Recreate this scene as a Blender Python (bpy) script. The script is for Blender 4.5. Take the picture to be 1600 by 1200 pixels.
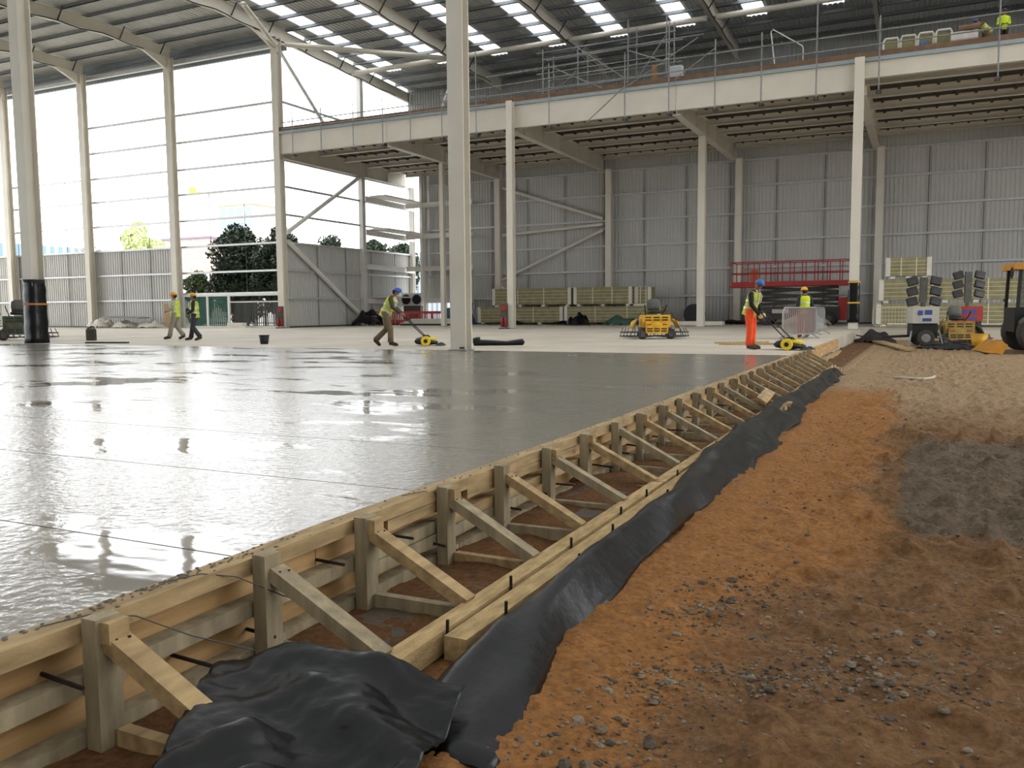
import bpy, bmesh, math, random
from mathutils import Vector, Matrix, noise
import numpy as np
random.seed(7)
for o in list(bpy.data.objects): bpy.data.objects.remove(o)
scene = bpy.context.scene
COL = scene.collection
R = math.radians
# ------------------------------------------------------------------ camera
F, YAW, PITCH, ROLL, EYE = 1328.0, R(25.75), R(4.95), R(-.45), 1.06
fwd = Vector((-math.sin(YAW)*math.cos(PITCH), math.cos(YAW)*math.cos(PITCH), -math.sin(PITCH)))
r0 = Vector((math.cos(YAW), math.sin(YAW), 0)); u0 = r0.cross(fwd)
CR = math.cos(ROLL)*r0 + math.sin(ROLL)*u0
CU = -math.sin(ROLL)*r0 + math.cos(ROLL)*u0
cd = bpy.data.cameras.new('camera'); cam = bpy.data.objects.new('camera', cd); COL.objects.link(cam)
cd.sensor_width = 36; cd.lens = F/1600*36; cd.clip_end = 2000
cam.matrix_world = Matrix(((CR.x, CU.x, -fwd.x, 0), (CR.y, CU.y, -fwd.y, 0), (CR.z, CU.z, -fwd.z, EYE), (0, 0, 0, 1)))
scene.camera = cam
# ------------------------------------------------------------------ light
scene.view_settings.view_transform = 'Standard'; scene.view_settings.look = 'None'
scene.view_settings.gamma = 1; scene.view_settings.use_curve_mapping = False
scene.view_settings.exposure = 0.0
w = bpy.data.worlds.new('overcast_sky'); scene.world = w; w.use_nodes = True
bg = w.node_tree.nodes['Background']; bg.inputs[0].default_value = (.97, .985, 1, 1); bg.inputs[1].default_value = 4.2
# ------------------------------------------------------------------ helpers
def px(x, y, z=0.0):                      # photo pixel -> point on the plane of height z
    d = (x-800)*CR + (600-y)*CU + F*fwd
    return Vector((0, 0, EYE)) + d*((z-EYE)/d.z)
def srgb(h):
    c = [int(h[i:i+2], 16)/255 for i in (0, 2, 4)]
    return tuple((v/12.92 if v <= .04045 else ((v+.055)/1.055)**2.4) for v in c)
MATS = {}
def mat(name, hexc, rough=.6, metal=0, var=.0, scale=3.0, bump=0.0, bscale=20., hex2=None, spec=.5, stretch=None, trans=0, transl=0):
    if name in MATS: return MATS[name]
    m = bpy.data.materials.new(name); m.use_nodes = True; nt = m.node_tree; b = nt.nodes['Principled BSDF']
    c = srgb(hexc); b.inputs['Base Color'].default_value = (*c, 1); b.inputs['Roughness'].default_value = rough
    b.inputs['Metallic'].default_value = metal; b.inputs['Specular IOR Level'].default_value = spec
    tc = nt.nodes.new('ShaderNodeTexCoord'); vec = tc.outputs['Object']
    if stretch:
        mp = nt.nodes.new('ShaderNodeMapping'); mp.inputs['Scale'].default_value = stretch; nt.links.new(vec, mp.inputs[0]); vec = mp.outputs[0]
    if var or hex2:
        n = nt.nodes.new('ShaderNodeTexNoise'); n.inputs['Scale'].default_value = scale; n.inputs['Detail'].default_value = 6; nt.links.new(vec, n.inputs[0])
        rp = nt.nodes.new('ShaderNodeValToRGB'); rp.color_ramp.elements[0].position = .32; rp.color_ramp.elements[1].position = .68
        c2 = srgb(hex2) if hex2 else tuple(min(1, v*(1+var)) for v in c)
        c1 = c if hex2 else tuple(v*(1-var) for v in c)
        rp.color_ramp.elements[0].color = (*c1, 1); rp.color_ramp.elements[1].color = (*c2, 1)
        nt.links.new(n.outputs[0], rp.inputs[0]); nt.links.new(rp.outputs[0], b.inputs['Base Color'])
    if bump:
        n2 = nt.nodes.new('ShaderNodeTexNoise'); n2.inputs['Scale'].default_value = bscale; n2.inputs['Detail'].default_value = 5; nt.links.new(vec, n2.inputs[0])
        bp = nt.nodes.new('ShaderNodeBump'); bp.inputs['Strength'].default_value = bump; bp.inputs['Distance'].default_value = .05; nt.links.new(n2.outputs[0], bp.inputs['Height']); nt.links.new(bp.outputs[0], b.inputs['Normal'])
    if trans or transl:
        mx = nt.nodes.new('ShaderNodeMixShader'); tr = nt.nodes.new('ShaderNodeBsdfTranslucent' if transl else 'ShaderNodeBsdfTransparent')
        if transl: tr.inputs[0].default_value = (*c, 1)
        mx.inputs[0].default_value = transl or trans; nt.links.new(b.outputs[0], mx.inputs[1]); nt.links.new(tr.outputs[0], mx.inputs[2])
        nt.links.new(mx.outputs[0], nt.nodes['Material Output'].inputs[0])
    MATS[name] = m; return m
class MB:
    def __init__(s): s.v = []; s.f = []
    def add(s, vs, fs):
        k = len(s.v); s.v += [tuple(v) for v in vs]; s.f += [tuple(i+k for i in f) for f in fs]; return s
    def box(s, c, d, rz=0, m=None):
        q = [Vector((sx*d[0]/2, sy*d[1]/2, sz*d[2]/2)) for sx in (-1, 1) for sy in (-1, 1) for sz in (-1, 1)]
        rot = m or Matrix.Rotation(rz, 3, 'Z'); c = Vector(c)
        return s.add([c+rot@p for p in q], [(0, 1, 3, 2), (4, 6, 7, 5), (0, 4, 5, 1), (2, 3, 7, 6), (0, 2, 6, 4), (1, 5, 7, 3)])
    def lim(s, x0, x1, y0, y1, z0, z1): return s.box(((x0+x1)/2, (y0+y1)/2, (z0+z1)/2), (x1-x0, y1-y0, z1-z0))
    def bar(s, a, b, w, h=None, up=(0, 0, 1)):
        a, b = Vector(a), Vector(b); d = b-a; L = d.length; d.normalize(); up = Vector(up)
        if abs(d.dot(up)) > .98: up = Vector((1, 0, 0))
        x = d.cross(up).normalized(); z = x.cross(d)
        return s.box((a+b)/2, (w, L, h or w), m=Matrix((x, d, z)).transposed())
    def tube(s, a, b, r, n=8, r2=None): return s.path([a, b], [r, r if r2 is None else r2], n)
    def path(s, pts, r, n=8, flat=1.0):
        pts = [Vector(p) for p in pts]; r = r if isinstance(r, (list, tuple)) else [r]*len(pts); vs = []; fs = []
        up = None
        for i, p in enumerate(pts):
            d = (pts[min(i+1, len(pts)-1)]-pts[max(i-1, 0)]).normalized()
            if up is None: up = Vector((0, 0, 1)) if abs(d.z) < .9 else Vector((0, 1, 0))
            x = d.cross(up).normalized(); y = x.cross(d); up = y
            for k in range(n):
                t = 2*math.pi*k/n; vs.append(p+x*math.cos(t)*r[i]+y*math.sin(t)*r[i]*flat)
        for i in range(len(pts)-1):
            for k in range(n): fs.append((i*n+k, i*n+(k+1) % n, (i+1)*n+(k+1) % n, (i+1)*n+k))
        fs.append(tuple(range(n))[::-1]); fs.append(tuple((len(pts)-1)*n+k for k in range(n)))
        return s.add(vs, fs)
    def rings(s, rs, n=12, cap=True):           # rs: (centre, rx, ry[, xdir, ydir])
        vs = []; fs = []
        for q in rs:
            c = Vector(q[0]); xd = Vector(q[3]) if len(q) > 3 else Vector((1, 0, 0)); yd = Vector(q[4]) if len(q) > 4 else Vector((0, 1, 0))
            for k in range(n):
                t = 2*math.pi*k/n; vs.append(c+xd*math.cos(t)*q[1]+yd*math.sin(t)*q[2])
        for i in range(len(rs)-1):
            for k in range(n): fs.append((i*n+k, i*n+(k+1) % n, (i+1)*n+(k+1) % n, (i+1)*n+k))
        if cap: fs.append(tuple(range(n))[::-1]); fs.append(tuple((len(rs)-1)*n+k for k in range(n)))
        return s.add(vs, fs)
    def disc(s, c, axis, r, w, n=18):            # wheel or drum
        a = Vector(axis).normalized(); c = Vector(c)
        prof = [(-w/2, r*.55), (-w/2, r*.9), (-w*.35, r), (w*.35, r), (w/2, r*.9), (w/2, r*.55)]
        u = a.orthogonal().normalized(); v = a.cross(u)
        return s.rings([(c+a*t, q, q, u, v) for t, q in prof], n)
    def prism(s, poly, a, b, axis='Y'):          # polygon in the plane across axis, extruded a..b
        n = len(poly)
        f = {'Y': lambda p, t: (p[0], t, p[1]), 'X': lambda p, t: (t, p[0], p[1]), 'Z': lambda p, t: (p[0], p[1], t)}[axis]
        return s.add([f(p, a) for p in poly]+[f(p, b) for p in poly], [tuple(range(n)), tuple(range(2*n-1, n-1, -1))]+[(i, n+i, n+(i+1) % n, (i+1) % n) for i in range(n)])
    def ball(s, c, r, n=10, m=6, sq=(1, 1, 1)):
        c = Vector(c)
        return s.rings([((c.x, c.y, c.z-r*sq[2]*math.cos(math.pi*i/m)), max(.001, r*sq[0]*math.sin(math.pi*i/m)), max(.001, r*sq[1]*math.sin(math.pi*i/m))) for i in range(m+1)], n)
    def build(s, name, m, parent=None, smooth=False):
        me = bpy.data.meshes.new(name); me.from_pydata(s.v, [], s.f); me.update()
        bm = bmesh.new(); bm.from_mesh(me); bmesh.ops.recalc_face_normals(bm, faces=bm.faces); bm.to_mesh(me); bm.free()
        if smooth:
            for p in me.polygons: p.use_smooth = True
        o = bpy.data.objects.new(name, me); COL.objects.link(o)
        if m: me.materials.append(m)
        if parent: o.parent = parent
        return o
def tag(o, label, cat=None, group=None, kind=None):
    o['label'] = label
    if cat: o['category'] = cat
    if group: o['group'] = group
    if kind: o['kind'] = kind
    return o
def thing(name, label, cat, loc=(0, 0, 0), rz=0, group=None):
    o = bpy.data.objects.new(name, None); COL.objects.link(o); o.location = loc; o.rotation_euler = (0, 0, rz); o.empty_display_size = .2
    return tag(o, label, cat, group)
def struct(name, label=None):
    o = bpy.data.objects.new(name, None); COL.objects.link(o); o['kind'] = 'structure'
    if label: o['label'] = label
    return o
def dup(root, loc, rz, label=None, group=None):
    r = root.copy(); COL.objects.link(r); r.location = loc; r.rotation_euler = (0, 0, rz)
    if label: r['label'] = label
    if group: r['group'] = group
    for ch in list(root.children):
        c = ch.copy(); COL.objects.link(c); c.parent = r
        for g in ch.children:
            d = g.copy(); COL.objects.link(d); d.parent = c
    return r
def ibeam(mb, a, b, w, h, t=.03, up=(0, 0, 1)):   # I section from a to b, h along up
    a, b = Vector(a), Vector(b); d = (b-a).normalized(); up = Vector(up); x = d.cross(up).normalized(); z = x.cross(d)
    for o in (-1, 1): mb.bar(a+z*o*(h/2-t/2), b+z*o*(h/2-t/2), w, t, up)
    return mb.bar(a, b, t*.8, h-2*t, up)
# ------------------------------------------------------------------ materials
CREAM = mat('cream_steel_paint', 'D6D0C2', .45, var=.05, scale=.7, bump=.02)
WHITE = mat('white_steel_paint', 'DCDAD4', .45, var=.04, scale=.8)
LINER = mat('light_grey_liner_sheet', 'BDBCB8', .42, var=.05, scale=.35)
RAILM = mat('galvanised_rail', 'C3C4C4', .4, .3, var=.08)
GALV = mat('galvanised_tube', '8F9090', .45, .5, var=.15, scale=8)
DARKROD = mat('dark_steel_rod', '4A4A4A', .6, .3)
ROOFM = mat('roof_liner_sheet', 'C2C3C1', .5, var=.06, scale=.4)
PURL = mat('galvanised_purlin', '84898D', .5, .3, var=.08)
SKYL = mat('translucent_rooflight', 'F4F6F6', .4, transl=.85)
DECK = mat('dark_metal_deck', '3A3733', .7, var=.2)
BLUEG = mat('blue_grey_edge_trim', '9AA8AC', .5, .2, var=.06)
BOARD = mat('brown_toe_board', '7A5F49', .8, var=.2, scale=2)
PLY = mat('pine_plywood', '9A774B', .75, hex2='C4A06C', scale=2.2, bump=.08, bscale=30, stretch=(3, .7, 6))
PINE = mat('sawn_pine', '8A7350', .8, hex2='B89D70', scale=3, bump=.15, bscale=40, stretch=(6, 1.2, 6))
PINEG = mat('weathered_pine', '80745C', .85, hex2='A7987A', scale=3, bump=.15, bscale=40, stretch=(5, 5, 1))
POLY = mat('black_polythene', '0A0B0C', .3, bump=.12, bscale=9, spec=.32)
BLACK = mat('black_plastic', '17181A', .5)
REBAR = mat('rusty_dark_bar', '2E2622', .7, .4)
DRYC = mat('dry_concrete', 'B9AF9F', .75, hex2='CEC5B4', scale=.35, bump=.02, bscale=6)
CONC = mat('raw_concrete', '8C8A84', .8, var=.15, scale=1.5, bump=.1)
YEL = mat('yellow_machine_paint', 'D9A51C', .5, var=.2, scale=5)
YELB = mat('yellow_plastic', 'E8CB2C', .45)
RUB = mat('rubber_tyre', '3A3733', .85, var=.2, scale=8)
RED = mat('red_paint', 'A02A26', .5, var=.15, scale=3)
GREY = mat('grey_machine', '55554F', .6, var=.2, scale=5)
DGREEN = mat('dull_green_machine', '46513F', .7, var=.2, scale=5)
KHAKI = mat('khaki_panel_edges', '7F7858', .8, hex2='98906C', scale=2.5)
PACKW = mat('white_foam_edge', 'D8D4C6', .7, var=.05)
STRAP = mat('pale_strap', 'D5CDB0', .5)
HIVIS = mat('hi_vis_yellow', 'C9E01E', .7, var=.08, scale=8)
HIVISD = mat('dirty_hi_vis', 'B9C244', .8, var=.2, scale=9)
REFL = mat('reflective_tape', 'C7C9C4', .3, .2)
SKIN = mat('skin', '9A6A50', .6)
ORANGE = mat('orange_trousers', 'F0501C', .75, var=.12, scale=9)
# ------------------------------------------------------------------ wet slab, dry slab, earth
def wet_material():
    m = bpy.data.materials.new('wet_fresh_concrete'); m.use_nodes = True; nt = m.node_tree; b = nt.nodes['Principled BSDF']; N = nt.nodes.new; L = nt.links.new
    tc = N('ShaderNodeTexCoord')
    n = N('ShaderNodeTexNoise'); n.inputs['Scale'].default_value = .6; n.inputs['Detail'].default_value = 5; L(tc.outputs['Object'], n.inputs[0])
    rp = N('ShaderNodeValToRGB'); rp.color_ramp.elements[0].color = (*srgb('7D786E'), 1); rp.color_ramp.elements[1].color = (*srgb('989286'), 1); L(n.outputs[0], rp.inputs[0]); L(rp.outputs[0], b.inputs['Base Color'])
    # standing water: smooth and sharp; damp paste: finely rippled
    mp = N('ShaderNodeMapping'); mp.inputs['Rotation'].default_value = (0, 0, YAW); mp.inputs['Scale'].default_value = (.35, .8, 1); L(tc.outputs['Object'], mp.inputs[0])
    w_ = N('ShaderNodeTexNoise'); w_.inputs['Scale'].default_value = 1.25; w_.inputs['Detail'].default_value = 6; w_.inputs['Roughness'].default_value = .62; L(mp.outputs[0], w_.inputs[0])
    wr = N('ShaderNodeValToRGB'); wr.color_ramp.elements[0].position = .535; wr.color_ramp.elements[1].position = .59; L(w_.outputs[0], wr.inputs[0])
    ro = N('ShaderNodeMapRange'); ro.inputs[3].default_value = .17; ro.inputs[4].default_value = .06; L(wr.outputs[0], ro.inputs[0]); L(ro.outputs[0], b.inputs['Roughness'])
    f1 = N('ShaderNodeTexNoise'); f1.inputs['Scale'].default_value = 17; f1.inputs['Detail'].default_value = 4; L(tc.outputs['Object'], f1.inputs[0])
    f2 = N('ShaderNodeTexNoise'); f2.inputs['Scale'].default_value = 2.6; f2.inputs['Detail'].default_value = 3; L(mp.outputs[0], f2.inputs[0])
    s = N('ShaderNodeMapRange'); s.inputs[3].default_value = .5; s.inputs[4].default_value = .012; L(wr.outputs[0], s.inputs[0])
    b1 = N('ShaderNodeBump'); b1.inputs['Distance'].default_value = .012; L(s.outputs[0], b1.inputs['Strength']); L(f1.outputs[0], b1.inputs['Height'])
    b2 = N('ShaderNodeBump'); b2.inputs['Distance'].default_value = .02; b2.inputs['Strength'].default_value = .34; L(f2.outputs[0], b2.inputs['Height']); L(b1.outputs[0], b2.inputs['Normal'])
    L(b2.outputs[0], b.inputs['Normal']); b.inputs['IOR'].default_value = 1.75
    return m
WET = wet_material()
floor = struct('floor', 'pale dry concrete floor slab of the hall')
MB().lim(-85, -2.66, 20.0, 62, -.9, 0).build('dry_slab', DRYC, floor)
MB().lim(-2.66, 28, 44.3, 62, -.9, -.02).build('slab_strip', DRYC, floor)
wet = struct('floor_wet_slab', 'wet freshly poured grey concrete slab reflecting the sky')
ys = [-14, 2.74, 4.22, 5.68, 11.5, 19.985]
for a, b_ in zip(ys, ys[1:]): MB().lim(-85, -2.665, a+.006, b_-.006, -.3, 0).build('slab_bay', WET, wet)
MB().lim(-85, -2.665, -14, 19.98, -.45, -.3).build('slab_base', CONC, wet)

def earth_material():
    m = bpy.data.materials.new('site_earth'); m.use_nodes = True; nt = m.node_tree; b = nt.nodes['Principled BSDF']; N = nt.nodes.new; L = nt.links.new
    tc = N('ShaderNodeTexCoord'); sp = N('ShaderNodeSeparateXYZ'); L(tc.outputs['Object'], sp.inputs[0])
    def noise_(sc, det=6, ro=.6):
        n = N('ShaderNodeTexNoise'); n.inputs['Scale'].default_value = sc; n.inputs['Detail'].default_value = det; n.inputs['Roughness'].default_value = ro; L(tc.outputs['Object'], n.inputs[0]); return n.outputs[0]
    def math_(op, a, b2=0.0, c=0.0):
        q = N('ShaderNodeMath'); q.operation = op
        for i, v in enumerate((a, b2, c)):
            if isinstance(v, (int, float)): q.inputs[i].default_value = v
            else: L(v, q.inputs[i])
        return q.outputs[0]
    def ramp(v, p0, p1):
        q = N('ShaderNodeMapRange'); q.interpolation_type = 'SMOOTHSTEP'; L(v, q.inputs[0]); q.inputs[1].default_value = p0; q.inputs[2].default_value = p1; return q.outputs[0]
    def mix(f, a, b2):
        q = N('ShaderNodeMix'); q.data_type = 'RGBA'
        L(f, q.inputs[0])
        for i, v in ((6, a), (7, b2)):
            if isinstance(v, str): q.inputs[i].default_value = (*srgb(v), 1)
            else: L(v, q.inputs[i])
        return q.outputs[2]
    big = noise_(.9); mid = noise_(4.5, 8, .7); fine = noise_(28, 8, .7)
    brown = mix(mid, '5F422B', '93704A'); orange = mix(mid, '87592F', 'AE7C49'); tan = mix(mid, '8D7254', 'B39B7B'); dark = mix(mid, '4C4337', '7D7160')
    xb = math_('ADD', sp.outputs[0], math_('MULTIPLY', big, 1.3))          # ragged boundary
    fo = ramp(math_('SUBTRACT', xb, math_('MULTIPLY', ramp(sp.outputs[1], 3, 6), .45)), .05, -.35)
    ft = ramp(math_('ADD', sp.outputs[1], math_('MULTIPLY', big, 5)), 13, 18)
    fo2 = math_('MULTIPLY', fo, math_('SUBTRACT', 1, ramp(sp.outputs[1], 15, 18)))
    c = mix(ft, brown, tan); c = mix(fo2, c, orange)
    c = mix(math_('MULTIPLY', ramp(sp.outputs[0], -1.68, -1.86), .9), c, mix(mid, '4E3624', '7C5836'))
    # darker turned soil
    dx = math_('MULTIPLY', ramp(sp.outputs[0], -.45, .1), ramp(sp.outputs[1], 5.3, 6.6)); dx = math_('MULTIPLY', dx, math_('SUBTRACT', 1, ramp(sp.outputs[1], 9.5, 12)))
    dk = math_('MULTIPLY', ramp(math_('ADD', dx, math_('MULTIPLY', math_('SUBTRACT', mid, .5), 1.1)), .5, .8), .85)
    dk2 = math_('MAXIMUM', ramp(noise_(1.9, 8, .75), .57, .70), ramp(noise_(7, 8, .7), .56, .68))
    c = mix(math_('MAXIMUM', dk, math_('MULTIPLY', dk2, .6)), c, dark)
    g = N('ShaderNodeMix'); g.data_type = 'RGBA'; g.blend_type = 'MULTIPLY'; g.inputs[0].default_value = .8; L(c, g.inputs[6])
    fr = N('ShaderNodeValToRGB'); fr.color_ramp.elements[0].position = .3; fr.color_ramp.elements[0].color = (.34, .32, .3, 1); fr.color_ramp.elements[1].position = .62; fr.color_ramp.elements[1].color = (1.15, 1.15, 1.15, 1); L(fine, fr.inputs[0]); L(fr.outputs[0], g.inputs[7])
    L(g.outputs[2], b.inputs['Base Color']); b.inputs['Roughness'].default_value = .92; b.inputs['Specular IOR Level'].default_value = .2
    bp = N('ShaderNodeBump'); bp.inputs['Strength'].default_value = .7; bp.inputs['Distance'].default_value = .03; L(fine, bp.inputs['Height']); L(bp.outputs[0], b.inputs['Normal'])
    return m
EARTH = earth_material()
def earth_z(x, y):
    rough = .5+.9*max(0, min(1, (x+1.2)/.8))
    if 5.5 < y < 11.5 and x > -.3: rough *= 1.5
    v = Vector((x, y, 0))
    z = -.45+.05*noise.noise(v*.5)+.022*rough*noise.fractal(v*2.6, .9, 2.1, 5)
    c = noise.noise(v*5.5+Vector((3, 9, 0)))
    z += rough*.07*max(0, c-.1)+.012*rough*noise.noise(v*17)+.02*rough*max(0, noise.noise(v*9+Vector((7, 1, 0)))-.1)+.008*noise.noise(v*30)
    z += .05*math.exp(-((x+1.35)/.28)**2)*(.6+.4*noise.noise(Vector((0, y*.9, 4))))*min(1, max(0, y-1))
    if x < -1.75: z = -.44+.03*noise.fractal(v*2.2, .9, 2.1, 4)+(.10*max(0, noise.noise(v*1.1+Vector((0, 5, 0)))+.15) if x < -2.0 else 0)
    if x > -1.6 and 19 < y: z -= .02*min(1, (y-19)/4)
    return z
xs = [-2.66+.05*i for i in range(20)]
while xs[-1] < 28: xs.append(xs[-1]+max(.021, .045*(xs[-1]-.9)))
yv = [-8+.5*i for i in range(17)]; yv = [y for y in yv if y < .9]+[.9]
while yv[-1] < 44.5: yv.append(yv[-1]+max(.02, .0062*yv[-1]))
vs = [(x, y, earth_z(x, y)) for y in yv for x in xs]; nx = len(xs)
fs = [(j*nx+i, j*nx+i+1, (j+1)*nx+i+1, (j+1)*nx+i) for j in range(len(yv)-1) for i in range(nx-1)]
eo = MB().add(vs, fs).build('floor_earth', EARTH, None, True); tag(eo, 'rough orange and brown earth ground beside the formwork', kind='structure')
out = MB().lim(-300, 200, 62.3, 400, -.6, -.15).add([], []).build('floor_outside', mat('outside_ground', '8C8A80', .9, var=.15, scale=.2)); tag(out, 'grey yard ground outside the hall', kind='structure')
out2 = MB().lim(-300, -38.7, 46.2, 62.3, -.6, -.15).lim(-300, -85, -60, 46.2, -.6, -.15).lim(28, 200, -60, 62.3, -.7, -.5).lim(-85, 28, -60, -14, -.7, -.5).build('floor_yard', MATS['outside_ground']); tag(out2, 'grey yard ground around the open sides of the hall', kind='structure')
# ------------------------------------------------------------------ walls
GX = [-66.6, -57.4, -48.4, -38.7, -30.1, -21.5, -12.0, -3.0, 6.2, 15.4, 24.6]
def corr(mb, a, b, z0, z1, per=.25, dep=.04, nrm=(0, -1)):  # upright ribbed sheet from a to b (plan points)
    ax, ay = a; L = math.hypot(b[0]-ax, b[1]-ay); ux, uy = (b[0]-ax)/L, (b[1]-ay)/L; pts = []; t = 0
    while t < L:
        for q, d in ((0, 0), (.62, 0), (.72, 1), (.90, 1)):
            if t+q*per < L: pts.append((t+q*per, d*dep))
        t += per
    pts.append((L, 0)); n = len(pts)
    vs = [(ax+ux*t+nrm[0]*d, ay+uy*t+nrm[1]*d, z) for z in (z0, z1) for t, d in pts]
    return mb.add(vs, [(i, i+1, n+i+1, n+i) for i in range(n-1)])
RZ = [2.0, 3.9, 5.75, 7.6, 9.45, 11.2, 13.1, 15.0]
def wall(name, label, a, b, nrm, z1, rails, sheets, rods=True, cl=None):
    w_ = struct(name, label); L = math.hypot(b[0]-a[0], b[1]-a[1]); u = ((b[0]-a[0])/L, (b[1]-a[1])/L)
    P = lambda t, o, z: (a[0]+u[0]*t+nrm[0]*o, a[1]+u[1]*t+nrm[1]*o, z)
    n = max(1, round(L/3.05)); st = L/n
    for k in range(n):
        t0, t1 = k*st, (k+1)*st
        z0 = 0.05
        if cl and cl(t0, t1): z0 = cl(t0, t1)
        if sheets and z0 < z1: corr(MB(), P(t0-.05, .004*(k % 2), 0)[:2], P(t1+.05, .004*(k % 2), 0)[:2], z0, z1, nrm=nrm).build('cladding_sheet', LINER, w_)
        if rods and k: MB().tube(P(t0, .12, .1), P(t0, .12, max(rails)), .022, 6).build('sag_rod', DARKROD, w_)
    for z in rails: MB().bar(P(0, .12, z), P(L, .12, z), .17, .13).build('wall_rail', RAILM, w_)
    if sheets: MB().bar(P(0, .06, .05), P(L, .06, .05), .12, .1).build('base_flashing', DARKROD, w_)
    return w_
S = (0, -1)
wall('wall_left', 'low ribbed grey cladding of the open left wall, far end', (-75, 45.5), (-57.4, 45.5), S, 5.8, RZ[:6], True)
wall('wall_left_near', 'low ribbed grey cladding between two eaves columns', (-57.4, 45.5), (-48.4, 45.5), S, 5.8, RZ, True)
wl3 = wall('wall_left_open', 'open framed bay with bare rails in front of the tree', (-48.4, 45.5), (-38.7, 45.5), S, 5.8, [2.4]+RZ[1:], False, False)
for x in (-45.4, -42.2): MB().tube((x, 45.4, 5.75 if x < -45 else 2.4), (x, 45.4, 15), .02, 6).build('sag_rod', DARKROD, wl3)
wall('wall_side', 'low ribbed grey cladding of the side wall behind the corner column', (-38.95, 45.6), (-38.95, 62), (1, 0), 5.8, RZ, True)
wall('wall_back', 'tall ribbed grey rear wall under the mezzanine', (-37.0, 60.6), (-21.5, 60.6), S, 12.6, RZ[:6], True, True, lambda a, b: 2.1 if a < .5 else 0)
wall('wall_back_middle', 'tall ribbed grey rear wall in the middle bays', (-21.5, 60.6), (-3, 60.6), S, 12.6, RZ[:6], True)
wall('wall_back_right', 'tall ribbed grey rear wall behind the right-hand packs', (-3, 60.6), (28, 60.6), S, 12.6, RZ[:6], True)
uw = struct('wall_back_upper', 'dark upper rear wall above the mezzanine deck')
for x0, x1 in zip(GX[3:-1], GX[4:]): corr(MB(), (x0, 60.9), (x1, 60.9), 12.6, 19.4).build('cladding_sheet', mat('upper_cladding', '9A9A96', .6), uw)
wr = struct('wall_right_unseen', 'unseen ribbed right wall with a gap sized for the side light')  # unseen wall: middle left open for side light, near end closed to darken
for y0, y1 in ((-14, -8), (-8, -2), (-2, 4), (4, 11.5), (44, 52), (52, 60.6)): corr(MB(), (27.5, y0), (27.5, y1), -.4, 19.5, nrm=(-1, 0)).build('cladding_sheet', LINER, wr)
wn = struct('wall_near_unseen', 'unseen ribbed wall closed behind the viewer to dim the foreground')  # unseen wall, closed off to cut light from behind the viewer
for k in range(17): corr(MB(), (-75+6*k, -13.8), (-69+6*k, -13.8), -.4, 17.5, nrm=(0, 1)).build('cladding_sheet', LINER, wn)
# ------------------------------------------------------------------ roof
def rb(y): return 19.1-.045*abs(y-40)
ceil_ = struct('ceiling', 'ribbed roof lining with purlins and rows of rooflights')
def roof_sheet(mb, x0, x1, y0, y1, per=.3, dep=.05):
    yy = [y0]+([40] if y0 < 40 < y1 else [])+[y1]; t = x0; xs_ = []
    while t < x1-1e-6:
        for q, d in ((0, 0), (.55, 0), (.68, 1), (.87, 1)):
            if t+q*per < x1: xs_.append((t+q*per, d*dep))
        t += per
    xs_.append((x1, 0)); n = len(xs_)
    return mb.add([(x, y, rb(y)+1.02-d) for y in yy for x, d in xs_], [(j*n+i, j*n+i+1, (j+1)*n+i+1, (j+1)*n+i) for j in range(len(yy)-1) for i in range(n-1)])
SK = [-36.9+4.5*k for k in range(14)]
roof_sheet(MB(), -76, -57.4, -14, 46.3).build('roof_sheet', ROOFM, ceil_); roof_sheet(MB(), -57.4, -38.7, -14, 46.3).build('roof_sheet', ROOFM, ceil_)
prev = -38.7
for s in SK:
    roof_sheet(MB(), prev, s-.6, -14, 61.5).build('roof_sheet', ROOFM, ceil_); prev = s+.6
    roof_sheet(MB(), s-.6, s+.6, 56.3, 61.5).build('roof_sheet', ROOFM, ceil_)
    roof_sheet(MB(), s-.6, s+.6, -14, 56.3).build('rooflight', SKYL, ceil_)
y = -13.5; k = 0
while y < 61.4:
    x0 = -76 if y < 46 else -38.7
    z = rb(y)+.75
    MB().lim(x0, 28, y-.04, y+.04, z, z+.22).lim(x0, 28, y-.04, y+.07, z, z+.02).build('purlin', PURL, ceil_); y += 1.86
eg = struct('trim_1', 'eaves gutter along the top of the open left wall')
for i, (z, d) in enumerate(((18.55, .22), (18.95, .14), (19.35, .12))): MB().lim(-76, -38.9, 45.4+.2*i, 45.65+.2*i, z, z+d).build('eaves_beam', PURL if i else RAILM, eg)
MB().lim(-76, -38.9, 46.15, 46.35, 18.5, 19.8).build('gutter', mat('grey_gutter', '8A9296', .5), eg)
ordinal = ['far-left', 'second', 'third', 'corner', 'fifth']
def rafter(x, y1, label):
    t = thing('roof_rafter', label, 'rafter', (x, 0, 0), 0, 'cream roof rafters')
    m = MB()
    for a, b_ in ((-14, 40), (40, y1)): ibeam(m, (0, a, rb(a)+.37), (0, b_, rb(b_)+.37), .26, .74)
    m.build('rafter_beam', CREAM, t)
    if x <= -38: MB().prism([(45.2, rb(45)+.1), (45.2, rb(45)-.9), (42.6, rb(42.6)+.05)], -.09, .09, 'X').build('haunch', CREAM, t)
    for yy in (36.5, 41, 44.3, 48, 51.8, 55.5):
        if yy < y1: MB().bar((.05, yy, rb(yy)+.1), (.55, yy, rb(yy)+.8), .06, .06).build('fly_brace', DARKROD, t)
    if x > -66: MB().path([(.16, yy, rb(yy)-.03-.05*math.sin(yy*1.7)) for yy in [30+.8*i for i in range(int((y1-31)/.8))]], .035, 6).build('hanging_cable', BLACK, t)
    return t
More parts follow.
